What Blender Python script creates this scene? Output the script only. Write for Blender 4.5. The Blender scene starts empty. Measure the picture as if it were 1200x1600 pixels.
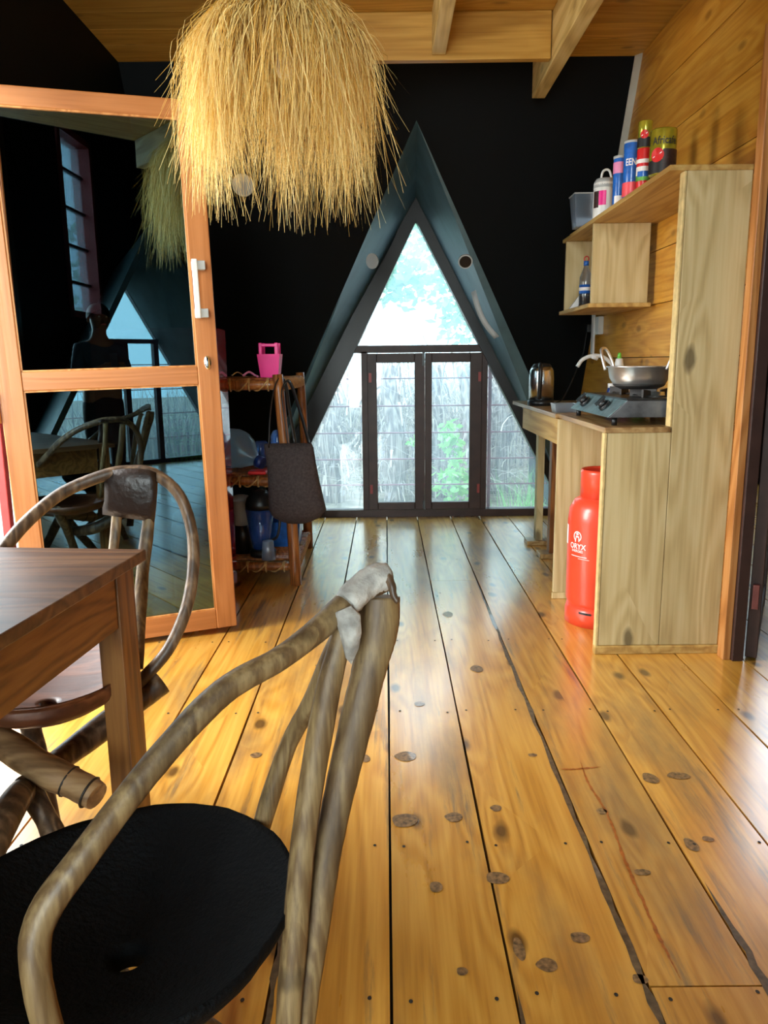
import bpy, bmesh, math, random
from mathutils import Vector, Matrix
R = math.radians
random.seed(7)
SC = bpy.context.scene
COL = SC.collection

# ------------------------------------------------------------------ camera
F = 1200.0; CH = 1.2
PITCH = math.atan(234 / 1200.0); ROLL = R(0.6); YAW = R(-0.22)
def basis():
    cp, sp = math.cos(PITCH), math.sin(PITCH)
    fw = Vector((math.sin(YAW) * cp, math.cos(YAW) * cp, -sp))
    r0 = Vector((math.cos(YAW), -math.sin(YAW), 0)); u0 = r0.cross(fw)
    r = r0 * math.cos(ROLL) - u0 * math.sin(ROLL); u = r0 * math.sin(ROLL) + u0 * math.cos(ROLL)
    return r, u, fw
_r, _u, _f = basis()
CAM = Vector((0, 0, CH))
cd = bpy.data.cameras.new('camera'); cam = bpy.data.objects.new('camera', cd); COL.objects.link(cam)
cd.sensor_fit = 'VERTICAL'; cd.sensor_height = 32.0; cd.lens = 32.0 * F / 1600.0; cd.clip_start = 0.02
m = Matrix(((_r.x, _u.x, -_f.x, 0), (_r.y, _u.y, -_f.y, 0), (_r.z, _u.z, -_f.z, CH), (0, 0, 0, 1)))
cam.matrix_world = m
SC.camera = cam
def ray(x, y): return (_r * (x - 600) / F + _u * (800 - y) / F + _f)
def hit(x, y, n, c):
    d = ray(x, y); n = Vector(n); return CAM + d * ((c - n.dot(CAM)) / n.dot(d))
def at(x, y, Y): return hit(x, y, (0, 1, 0), Y)          # the point of the plane y = Y a pixel looks at
def atz(x, y, z): return hit(x, y, (0, 0, 1), z)
def atx(x, y, X): return hit(x, y, (1, 0, 0), X)

# ------------------------------------------------------------------ world, lights, exposure
SC.view_settings.view_transform = 'Standard'; SC.view_settings.look = 'None'
SC.view_settings.gamma = 1.0; SC.view_settings.use_curve_mapping = False
SC.view_settings.exposure = 0.6
w = bpy.data.worlds.new('overcast_sky'); SC.world = w; w.use_nodes = True
nt = w.node_tree; bg = nt.nodes['Background']
tc = nt.nodes.new('ShaderNodeTexCoord'); sx = nt.nodes.new('ShaderNodeSeparateXYZ'); cr = nt.nodes.new('ShaderNodeValToRGB')
nt.links.new(tc.outputs['Generated'], sx.inputs[0]); nt.links.new(sx.outputs['Z'], cr.inputs[0]); nt.links.new(cr.outputs[0], bg.inputs[0])
cr.color_ramp.elements[0].color = (0.50, 0.72, 0.80, 1); cr.color_ramp.elements[1].color = (0.80, 0.93, 1.0, 1)
cr.color_ramp.elements[1].position = 0.5
bg.inputs[1].default_value = 3.6
def area(name, loc, target, sx_, sy_, power, color):
    l = bpy.data.lights.new(name, 'AREA'); l.shape = 'RECTANGLE'; l.size = sx_; l.size_y = sy_; l.energy = power; l.color = color
    o = bpy.data.objects.new(name, l); COL.objects.link(o); o.location = loc
    o.rotation_euler = (Vector(target) - Vector(loc)).to_track_quat('-Z', 'Y').to_euler(); return o
area('daylight_left_door', (-2.5, 2.45, 1.75), (0.6, 2.3, 0.5), 1.1, 2.0, 110, (1.0, 0.96, 0.90))
area('added_rear_fill', (-0.72, -3.5, 1.9), (0.3, 3.0, 1.2), 1.3, 3.2, 230, (1.0, 0.95, 0.88))  # added fill light from behind the camera, shining in through the added rear window
area('daylight_gable_window', (0.26, 7.3, 3.6), (0.26, 4.6, 0.3), 2.6, 1.4, 230, (0.50, 0.78, 1.0))
area('daylight_right_bay', (3.2, 6.0, 2.3), (2.2, 3.5, 0.0), 1.4, 1.4, 26, (0.75, 0.88, 1.0))

# ------------------------------------------------------------------ materials
def pbr(name, col, rough=0.5, metal=0.0, spec=0.5, coat=0.0, alpha=1.0, trans=0.0, bump=None, var=None):
    m = bpy.data.materials.new(name); m.use_nodes = True; n = m.node_tree; b = n.nodes['Principled BSDF']
    b.inputs['Base Color'].default_value = (*col, 1); b.inputs['Roughness'].default_value = rough
    b.inputs['Metallic'].default_value = metal; b.inputs['Specular IOR Level'].default_value = spec
    b.inputs['Coat Weight'].default_value = coat; b.inputs['Alpha'].default_value = alpha
    b.inputs['Transmission Weight'].default_value = trans
    t = n.nodes.new('ShaderNodeTexCoord')
    no = n.nodes.new('ShaderNodeTexNoise'); no.inputs['Scale'].default_value = var[0] if var else 8.0; no.inputs['Detail'].default_value = 5
    n.links.new(t.outputs['Object'], no.inputs['Vector'])
    cr = n.nodes.new('ShaderNodeValToRGB'); a = var[1] if var else 0.1
    cr.color_ramp.elements[0].position = 0.3; cr.color_ramp.elements[1].position = 0.7
    cr.color_ramp.elements[0].color = (*[c * (1 - a) for c in col], 1); cr.color_ramp.elements[1].color = (*[min(1, c * (1 + a)) for c in col], 1)
    n.links.new(no.outputs['Fac'], cr.inputs[0]); n.links.new(cr.outputs[0], b.inputs['Base Color'])
    if bump:
        n2 = n.nodes.new('ShaderNodeTexNoise'); n2.inputs['Scale'].default_value = bump[0]; n2.inputs['Detail'].default_value = 6
        bp = n.nodes.new('ShaderNodeBump'); bp.inputs['Strength'].default_value = bump[1]; bp.inputs['Distance'].default_value = 0.01
        n.links.new(t.outputs['Object'], n2.inputs['Vector']); n.links.new(n2.outputs['Fac'], bp.inputs['Height']); n.links.new(bp.outputs[0], b.inputs['Normal'])
    return m

def wood(name, dark, mid, light, axis='Y', nax=None, rough=0.45, knots=1.0, coat=0.0, scale=1.0, blotch=0.0, blotch_col=(0.05, 0.05, 0.06), rvar=0.1, lines=1.0, streak=0.0, kscale=1.0):
    m = bpy.data.materials.new(name); m.use_nodes = True; N = m.node_tree.nodes; L = m.node_tree.links
    b = N['Principled BSDF']; b.inputs['Coat Weight'].default_value = coat; b.inputs['Coat Roughness'].default_value = 0.15
    def nd(t, **k):
        x = N.new(t)
        for a, v in k.items(): setattr(x, a, v)
        return x
    def math_(op, a, bb=None, c=None):
        x = nd('ShaderNodeMath', operation=op)
        for i, v in enumerate((a, bb, c)):
            if v is None: continue
            if isinstance(v, (int, float)): x.inputs[i].default_value = v
            else: L.new(v, x.inputs[i])
        return x.outputs[0]
    tc = nd('ShaderNodeTexCoord'); geo = nd('ShaderNodeNewGeometry')
    off = nd('ShaderNodeVectorMath', operation='SCALE'); comb = nd('ShaderNodeCombineXYZ')
    for i, k in enumerate((37.0, 53.0, 71.0)):
        L.new(math_('MULTIPLY', geo.outputs['Random Per Island'], k), comb.inputs[i])
    add = nd('ShaderNodeVectorMath', operation='ADD'); L.new(tc.outputs['Object'], add.inputs[0]); L.new(comb.outputs[0], add.inputs[1])
    ax = 'XYZ'.index(axis)
    def mapped(cross, along):
        mp = nd('ShaderNodeMapping'); s = [cross * scale] * 3; s[ax] = along * scale
        mp.inputs['Scale'].default_value = s; L.new(add.outputs[0], mp.inputs['Vector']); return mp.outputs[0]
    v = nd('ShaderNodeTexVoronoi', voronoi_dimensions='2D'); v.inputs['Scale'].default_value = 1.0; v.inputs['Randomness'].default_value = 1.0
    if nax is None: nax = 'X' if axis in 'YZ' else 'Z'
    cax = [c for c in 'XYZ' if c not in (axis, nax)][0]
    sp = nd('ShaderNodeSeparateXYZ'); L.new(mapped(5.5 * kscale, 2.6 * kscale), sp.inputs[0]); cb = nd('ShaderNodeCombineXYZ')
    L.new(sp.outputs[cax], cb.inputs[0]); L.new(sp.outputs[axis], cb.inputs[1]); L.new(cb.outputs[0], v.inputs['Vector'])
    kn = nd('ShaderNodeMapRange'); kn.inputs[1].default_value = 0.05; kn.inputs[2].default_value = 0.12; kn.inputs[3].default_value = 1.0; kn.inputs[4].default_value = 0.0
    kd = nd('ShaderNodeTexNoise'); kd.inputs['Scale'].default_value = 3.0; L.new(mapped(8, 3), kd.inputs['Vector'])
    vd = math_('ADD', v.outputs['Distance'], math_('MULTIPLY', math_('SUBTRACT', kd.outputs['Fac'], 0.5), 0.12))
    L.new(vd, kn.inputs[0])
    sep = nd('ShaderNodeSeparateColor'); L.new(v.outputs['Color'], sep.inputs[0])
    pick = math_('GREATER_THAN', sep.outputs[0], 0.55)
    knot = math_('MULTIPLY', math_('MULTIPLY', kn.outputs[0], pick), knots)
    near = nd('ShaderNodeMapRange'); near.inputs[1].default_value = 0.0; near.inputs[2].default_value = 0.5; near.inputs[3].default_value = 0.5; near.inputs[4].default_value = 0.0
    L.new(v.outputs['Distance'], near.inputs[0])
    g = nd('ShaderNodeTexNoise'); g.inputs['Scale'].default_value = 1.0; g.inputs['Detail'].default_value = 2; g.inputs['Distortion'].default_value = 0.3
    L.new(mapped(6, 0.55), g.inputs['Vector'])
    ph = math_('MULTIPLY', math_('ADD', g.outputs['Fac'], math_('MULTIPLY', math_('MULTIPLY', near.outputs[0], pick), 0.35 * min(1, knots))), 55.0)
    rings = math_('MULTIPLY_ADD', math_('SINE', ph), 0.5, 0.5)
    fine = nd('ShaderNodeTexNoise'); fine.inputs['Scale'].default_value = 1.0; fine.inputs['Detail'].default_value = 6; L.new(mapped(95, 3.0), fine.inputs['Vector'])
    gr = math_('ADD', math_('MULTIPLY', rings, 0.42 * lines), math_('MULTIPLY', fine.outputs['Fac'], 0.62))
    ramp = nd('ShaderNodeValToRGB'); e = ramp.color_ramp.elements
    e[0].position = 0.18; e[0].color = (*light, 1); e[1].position = 0.92; e[1].color = (*dark, 1); x = e.new(0.52); x.color = (*mid, 1)
    L.new(gr, ramp.inputs[0])
    # board to board variation
    hsv = nd('ShaderNodeHueSaturation'); L.new(ramp.outputs[0], hsv.inputs['Color'])
    L.new(math_('MULTIPLY_ADD', geo.outputs['Random Per Island'], 0.34, 0.83), hsv.inputs['Value'])
    big = nd('ShaderNodeTexNoise'); big.inputs['Scale'].default_value = 1.0; big.inputs['Detail'].default_value = 6; big.inputs['Roughness'].default_value = 0.62
    L.new(mapped(3.4, 1.0), big.inputs['Vector'])
    bm_ = nd('ShaderNodeMapRange'); bm_.inputs[1].default_value = 0.52; bm_.inputs[2].default_value = 0.75; L.new(big.outputs['Fac'], bm_.inputs[0])
    mixb = nd('ShaderNodeMix', data_type='RGBA'); L.new(math_('MULTIPLY', bm_.outputs[0], blotch), mixb.inputs[0])
    L.new(hsv.outputs[0], mixb.inputs[6]); mixb.inputs[7].default_value = (*blotch_col, 1)
    stn = nd('ShaderNodeTexNoise'); stn.inputs['Scale'].default_value = 1.0; stn.inputs['Detail'].default_value = 7; stn.inputs['Roughness'].default_value = 0.7; L.new(mapped(16, 1.1), stn.inputs['Vector'])
    sm = nd('ShaderNodeMapRange'); sm.inputs[1].default_value = 0.56; sm.inputs[2].default_value = 0.70; L.new(stn.outputs['Fac'], sm.inputs[0])
    mixs = nd('ShaderNodeMix', data_type='RGBA'); L.new(math_('MULTIPLY', sm.outputs[0], streak), mixs.inputs[0]); L.new(mixb.outputs[2], mixs.inputs[6]); mixs.inputs[7].default_value = (*blotch_col, 1); mixb = mixs
    mixk = nd('ShaderNodeMix', data_type='RGBA'); L.new(math_('MULTIPLY', knot, 0.85), mixk.inputs[0]); L.new(mixb.outputs[2], mixk.inputs[6])
    mixk.inputs[7].default_value = (*[c * 0.28 for c in dark], 1)
    L.new(mixk.outputs[2], b.inputs['Base Color'])
    L.new(math_('MULTIPLY_ADD', big.outputs['Fac'], rvar * 2, rough - rvar), b.inputs['Roughness'])
    bp = nd('ShaderNodeBump'); bp.inputs['Strength'].default_value = 0.18; bp.inputs['Distance'].default_value = 0.004
    L.new(gr, bp.inputs['Height']); L.new(bp.outputs[0], b.inputs['Normal'])
    return m

def glass(name, tint, refl=0.08, rough=0.0, haze=0.0, haze_col=(0.8, 0.9, 1.0), gcol=None):
    gcol = gcol or (1, 1, 1)
    m = bpy.data.materials.new(name); m.use_nodes = True; N = m.node_tree.nodes; L = m.node_tree.links
    N.remove(N['Principled BSDF']); out = N['Material Output']
    t = N.new('ShaderNodeBsdfTransparent'); t.inputs[0].default_value = (*tint, 1)
    g = N.new('ShaderNodeBsdfGlossy'); g.inputs['Roughness'].default_value = rough; g.inputs['Color'].default_value = (*gcol, 1)
    fr = N.new('ShaderNodeLayerWeight'); fr.inputs[0].default_value = 0.25
    ma = N.new('ShaderNodeMath'); ma.operation = 'MULTIPLY_ADD'; ma.inputs[1].default_value = 0.6; ma.inputs[2].default_value = refl; ma.use_clamp = True
    L.new(fr.outputs['Fresnel'], ma.inputs[0])
    a = N.new('ShaderNodeMixShader'); L.new(ma.outputs[0], a.inputs[0]); L.new(t.outputs[0], a.inputs[1]); L.new(g.outputs[0], a.inputs[2])
    last = a
    if haze:
        tr = N.new('ShaderNodeBsdfTranslucent'); tr.inputs[0].default_value = (*haze_col, 1)
        c = N.new('ShaderNodeMixShader')
        no = N.new('ShaderNodeTexNoise'); no.inputs['Scale'].default_value = 3.0; no.inputs['Detail'].default_value = 5
        tc = N.new('ShaderNodeTexCoord'); L.new(tc.outputs['Object'], no.inputs['Vector'])
        mm = N.new('ShaderNodeMath'); mm.operation = 'MULTIPLY_ADD'; mm.inputs[1].default_value = haze * 0.6; mm.inputs[2].default_value = haze * 0.7
        L.new(no.outputs['Fac'], mm.inputs[0]); L.new(mm.outputs[0], c.inputs[0]); L.new(a.outputs[0], c.inputs[1]); L.new(tr.outputs[0], c.inputs[2]); last = c
    L.new(last.outputs[0], out.inputs['Surface'])
    return m

M = {}
M['floor'] = wood('worn_varnished_floorboards', (0.24, 0.09, 0.012), (0.58, 0.27, 0.035), (0.74, 0.40, 0.075), 'Y', 'Z', rough=0.34, knots=1.0, coat=1.0, lines=0.55, blotch=0.75, blotch_col=(0.14, 0.10, 0.062), rvar=0.26, scale=1.0, streak=0.9, kscale=0.9)
_b = M['floor'].node_tree.nodes['Principled BSDF']; _b.inputs['Coat IOR'].default_value = 1.75; _b.inputs['Coat Roughness'].default_value = 0.20
M['joint_dirt'] = pbr('dark_joint_stain', (0.10, 0.065, 0.035), 0.45, coat=0.5, var=(60, 0.5))
M['resin'] = pbr('red_brown_resin_streak', (0.36, 0.10, 0.012), 0.35, coat=0.6, var=(60, 0.3))
M['knot'] = pbr('dark_board_knot', (0.20, 0.115, 0.05), 0.38, coat=0.6, var=(90, 0.7))
M['hinge_red'] = pbr('dull_red_hinge', (0.10, 0.02, 0.015), 0.5, var=(15, 0.2))
M['ceiling'] = wood('varnished_ceiling_boards', (0.30, 0.13, 0.015), (0.50, 0.25, 0.03), (0.66, 0.37, 0.07), 'X', 'Z', rough=0.5, knots=0.6, lines=0.5, streak=0.3, blotch=0.3, blotch_col=(0.15, 0.06, 0.01))
M['joist'] = wood('pale_joist_timber', (0.44, 0.27, 0.07), (0.66, 0.45, 0.15), (0.78, 0.58, 0.24), 'Y', rough=0.55, knots=0.4)
M['plank_wall'] = wood('orange_plank_wall', (0.34, 0.11, 0.010), (0.66, 0.29, 0.030), (0.82, 0.44, 0.07), 'Y', 'X', rough=0.38, knots=0.5, lines=0.55, streak=0.35, coat=0.15, blotch=0.55, blotch_col=(0.30, 0.09, 0.01))
M['pine'] = wood('raw_pine_board', (0.40, 0.28, 0.11), (0.60, 0.46, 0.22), (0.70, 0.57, 0.31), 'Z', 'Y', rough=0.6, knots=1.0, streak=0.10, blotch=0.2, blotch_col=(0.36, 0.24, 0.09), lines=0.8, kscale=0.8)
M['pine_y'] = wood('raw_pine_shelf', (0.36, 0.19, 0.045), (0.55, 0.33, 0.09), (0.66, 0.44, 0.15), 'Y', rough=0.55, knots=0.6)
M['pine_edge'] = pbr('pine_board_edge', (0.62, 0.46, 0.20), 0.6, var=(30, 0.2))
M['counter'] = wood('worn_counter_top', (0.22, 0.11, 0.035), (0.38, 0.22, 0.08), (0.50, 0.34, 0.15), 'Y', rough=0.35, knots=0.2, coat=0.2)
M['door_wood'] = wood('woodgrain_door_profile', (0.28, 0.085, 0.018), (0.46, 0.165, 0.045), (0.56, 0.22, 0.07), 'Z', rough=0.35, knots=0.0, coat=0.2, lines=0.6)
M['door_wood_x'] = wood('woodgrain_door_rail', (0.28, 0.085, 0.018), (0.46, 0.165, 0.045), (0.56, 0.22, 0.07), 'X', rough=0.35, knots=0.0, coat=0.2, lines=0.6)
M['jamb_wood'] = wood('orange_jamb_timber', (0.32, 0.11, 0.02), (0.50, 0.20, 0.05), (0.60, 0.28, 0.09), 'Z', rough=0.5, knots=0.0)
M['table'] = wood('dark_table_top_wood', (0.055, 0.022, 0.009), (0.14, 0.06, 0.022), (0.21, 0.10, 0.04), 'X', 'Z', rough=0.42, streak=0.5, knots=0.2, blotch=0.35, blotch_col=(0.03, 0.012, 0.006))
M['table_leg'] = wood('brown_table_frame_wood', (0.085, 0.03, 0.006), (0.22, 0.085, 0.018), (0.30, 0.13, 0.03), 'Z', rough=0.45, knots=0.0, scale=1.4)
M['table_apron'] = wood('brown_table_apron_wood', (0.085, 0.03, 0.006), (0.22, 0.085, 0.018), (0.30, 0.13, 0.03), 'Y', rough=0.45, knots=0.0, scale=1.4)
M['stick'] = wood('peeled_branch', (0.04, 0.022, 0.010), (0.13, 0.075, 0.030), (0.28, 0.19, 0.085), 'Z', rough=0.5, knots=0.6, blotch=1.0, blotch_col=(0.035, 0.019, 0.010), scale=2.0, streak=0.9, lines=0.55)
M['stick_dark'] = wood('dark_bark_branch', (0.03, 0.018, 0.012), (0.10, 0.058, 0.032), (0.22, 0.14, 0.08), 'Z', rough=0.42, knots=0.2, blotch=0.5, blotch_col=(0.02, 0.014, 0.01), scale=1.6)
M['log'] = wood('peeled_light_log', (0.10, 0.05, 0.02), (0.27, 0.15, 0.065), (0.40, 0.25, 0.12), 'X', rough=0.55, knots=0.2, scale=1.3)
M['rack'] = wood('varnished_red_brown_pole', (0.10, 0.03, 0.008), (0.27, 0.09, 0.02), (0.42, 0.17, 0.05), 'Z', rough=0.35, knots=0.4, coat=0.2, scale=1.5)
M['seat_wood'] = wood('carved_red_wood_seat', (0.045, 0.014, 0.007), (0.10, 0.032, 0.014), (0.17, 0.06, 0.025), 'X', rough=0.38, knots=0.0)
M['hide_black'] = pbr('black_cow_hide', (0.0018, 0.0022, 0.0028), 0.7, spec=0.12, bump=(120, 0.5), var=(9, 0.5))
M['hide_white'] = pbr('pale_speckled_hide', (0.36, 0.34, 0.31), 0.8, bump=(60, 0.5), var=(30, 0.55))
M['leather'] = pbr('dark_leather_patch', (0.022, 0.012, 0.009), 0.4, bump=(30, 0.5), var=(10, 0.5))
M['black'] = pbr('matt_black_paint', (0.0016, 0.0028, 0.0036), 0.6, spec=0.14, bump=(25, 0.05), var=(3, 0.15))
M['cheek'] = pbr('black_paint_lit_teal', (0.075, 0.135, 0.155), 0.5, spec=0.6, bump=(18, 0.06), var=(5, 0.25))  # black paint of the recess slopes, window light put into its teal colour
M['frame'] = pbr('dark_brown_window_metal', (0.050, 0.024, 0.019), 0.45, spec=0.35, var=(12, 0.2))
M['frame_black'] = pbr('black_window_metal', (0.012, 0.010, 0.010), 0.4, spec=0.4, var=(12, 0.2))
M['pink_trim'] = pbr('faded_door_frame_paint', (0.62, 0.42, 0.36), 0.5, var=(8, 0.1))
M['red_metal'] = pbr('red_oxide_bar', (0.33, 0.035, 0.03), 0.45, var=(15, 0.2))
M['bar_pink'] = pbr('red_oxide_window_bar', (0.34, 0.10, 0.12), 0.45, var=(15, 0.2))
M['white_plastic'] = pbr('white_plastic', (0.78, 0.78, 0.76), 0.4, var=(8, 0.04))
M['grey_plastic'] = pbr('pale_grey_plastic', (0.45, 0.47, 0.47), 0.45, var=(8, 0.08))
M['white_trim'] = pbr('off_white_trim', (0.55, 0.52, 0.44), 0.6, var=(8, 0.1))
M['steel'] = pbr('brushed_steel', (0.70, 0.70, 0.69), 0.24, metal=1.0, var=(15, 0.06))
M['alu'] = pbr('scuffed_aluminium', (0.72, 0.72, 0.72), 0.34, metal=0.9, var=(10, 0.12))
M['soot'] = pbr('sooty_metal', (0.02, 0.017, 0.015), 0.6, var=(10, 0.4))
M['blackplastic'] = pbr('black_plastic', (0.010, 0.010, 0.011), 0.35, var=(8, 0.2))
M['stove_front'] = pbr('stove_front_steel', (0.38, 0.55, 0.60), 0.30, metal=0.75, var=(30, 0.22))
M['stove_side'] = pbr('dusty_dark_grey_steel', (0.10, 0.105, 0.115), 0.45, metal=0.3, var=(14, 0.5))
M['gas_red'] = pbr('red_gas_bottle_paint', (0.80, 0.070, 0.028), 0.33, coat=0.3, var=(6, 0.1), bump=(40, 0.05))
M['white_print'] = pbr('white_print', (0.88, 0.84, 0.82), 0.5, var=(8, 0.02))
M['black_print'] = pbr('black_print', (0.012, 0.012, 0.012), 0.5, var=(8, 0.02))
M['pink'] = pbr('hot_pink_plastic', (0.90, 0.008, 0.26), 0.35, var=(8, 0.08))
M['fridge'] = pbr('glossy_dark_red_enamel', (0.26, 0.010, 0.022), 0.10, coat=0.8, var=(3, 0.05))
M['bag'] = pbr('charcoal_quilted_cloth', (0.040, 0.031, 0.033), 0.8, var=(90, 0.4), bump=(70, 0.4))
M['blue_clear'] = pbr('clear_blue_plastic', (0.05, 0.16, 0.55), 0.12, trans=0.6, alpha=0.75, coat=0.5, var=(6, 0.1))
M['clear'] = glass('clear_plastic', (0.80, 0.84, 0.88), 0.12, 0.08, 0.35)
M['wrap'] = glass('bubble_wrap', (0.55, 0.70, 0.80), 0.22, 0.2, 0.7, (0.6, 0.8, 0.95))
M['blue_paint'] = pbr('blue_printed_tin', (0.02, 0.13, 0.50), 0.28, coat=0.3, var=(40, 0.25))
M['navy'] = pbr('navy_plastic', (0.01, 0.03, 0.16), 0.3, var=(20, 0.3))
M['pink_band'] = pbr('pink_printed_band', (0.75, 0.25, 0.45), 0.35, var=(20, 0.1))
M['coral'] = pbr('coral_printed_band', (0.85, 0.09, 0.11), 0.35, var=(20, 0.1))
M['red_print'] = pbr('red_print', (0.68, 0.018, 0.020), 0.35, var=(20, 0.15))
M['gold'] = pbr('gold_green_tin', (0.42, 0.38, 0.03), 0.22, metal=0.5, coat=0.4, var=(20, 0.25))
M['brown_print'] = pbr('coffee_bean_print', (0.035, 0.013, 0.010), 0.5, var=(90, 0.6))
M['green_print'] = pbr('green_print', (0.12, 0.38, 0.06), 0.45, var=(30, 0.5))
M['green_plastic'] = pbr('bright_green_plastic', (0.16, 0.60, 0.07), 0.4, var=(20, 0.1))
M['cola'] = pbr('dark_cola', (0.012, 0.006, 0.006), 0.15, var=(8, 0.2))
M['cord'] = pbr('black_rubber_cord', (0.01, 0.01, 0.01), 0.5, var=(8, 0.1))
M['rope'] = pbr('cane_binding', (0.42, 0.25, 0.09), 0.5, var=(60, 0.3))
M['wire'] = pbr('dark_binding_wire', (0.02, 0.015, 0.012), 0.5, var=(20, 0.2))
M['chrome'] = pbr('chrome', (0.85, 0.85, 0.86), 0.12, metal=1.0, var=(8, 0.03))
M['glass_window'] = glass('rain_spotted_window_glass', (0.92, 0.98, 1.0), 0.03, 0.02, 0.10, (0.80, 0.93, 1.0))
M['glass_door'] = glass('tinted_reflective_door_glass', (0.26, 0.34, 0.38), 0.16, 0.0, gcol=(0.55, 0.88, 1.0))
M['ground'] = pbr('leaf_litter_ground', (0.26, 0.23, 0.17), 0.9, var=(6, 0.5), bump=(20, 0.6))
M['deck'] = pbr('pale_concrete_terrace', (0.45, 0.42, 0.38), 0.85, var=(3, 0.2))
M['skin'] = pbr('brown_skin', (0.20, 0.09, 0.05), 0.5, var=(20, 0.1))
M['hair'] = pbr('black_hair', (0.01, 0.008, 0.007), 0.6, var=(60, 0.3))
M['shirt'] = pbr('dark_blue_shirt', (0.03, 0.06, 0.10), 0.8, var=(12, 0.3), bump=(10, 0.3))
M['trousers'] = pbr('black_trousers', (0.012, 0.012, 0.015), 0.8, var=(12, 0.3))
M['phone'] = pbr('black_phone', (0.01, 0.01, 0.012), 0.2, var=(8, 0.1))
def leafmat(name, c1, c2, trans=0.35):
    m = bpy.data.materials.new(name); m.use_nodes = True; N = m.node_tree.nodes; L = m.node_tree.links
    b = N['Principled BSDF']; b.inputs['Roughness'].default_value = 0.5
    g = N.new('ShaderNodeNewGeometry'); r = N.new('ShaderNodeValToRGB')
    r.color_ramp.elements[0].color = (*c1, 1); r.color_ramp.elements[1].color = (*c2, 1)
    L.new(g.outputs['Random Per Island'], r.inputs[0]); L.new(r.outputs[0], b.inputs['Base Color'])
    t = N.new('ShaderNodeBsdfTranslucent'); L.new(r.outputs[0], t.inputs[0])
    x = N.new('ShaderNodeMixShader'); x.inputs[0].default_value = trans; L.new(b.outputs[0], x.inputs[1]); L.new(t.outputs[0], x.inputs[2])
    L.new(x.outputs[0], N['Material Output'].inputs['Surface']); return m
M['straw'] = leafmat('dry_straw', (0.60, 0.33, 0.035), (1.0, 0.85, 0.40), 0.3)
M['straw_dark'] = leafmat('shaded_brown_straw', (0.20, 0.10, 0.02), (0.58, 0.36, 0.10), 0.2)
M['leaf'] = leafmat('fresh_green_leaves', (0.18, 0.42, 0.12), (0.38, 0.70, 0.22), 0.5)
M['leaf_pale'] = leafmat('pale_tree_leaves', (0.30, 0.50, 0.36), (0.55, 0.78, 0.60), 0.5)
M['frond'] = leafmat('dry_grey_fronds', (0.22, 0.20, 0.22), (0.80, 0.70, 0.58), 0.3)
M['bark'] = wood('grey_palm_bark', (0.13, 0.10, 0.10), (0.32, 0.27, 0.25), (0.58, 0.50, 0.42), 'Z', rough=0.9, knots=0.8, scale=1.2)
M['bulb'] = pbr('frosted_bulb', (0.9, 0.88, 0.82), 0.3, var=(8, 0.02))

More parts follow.
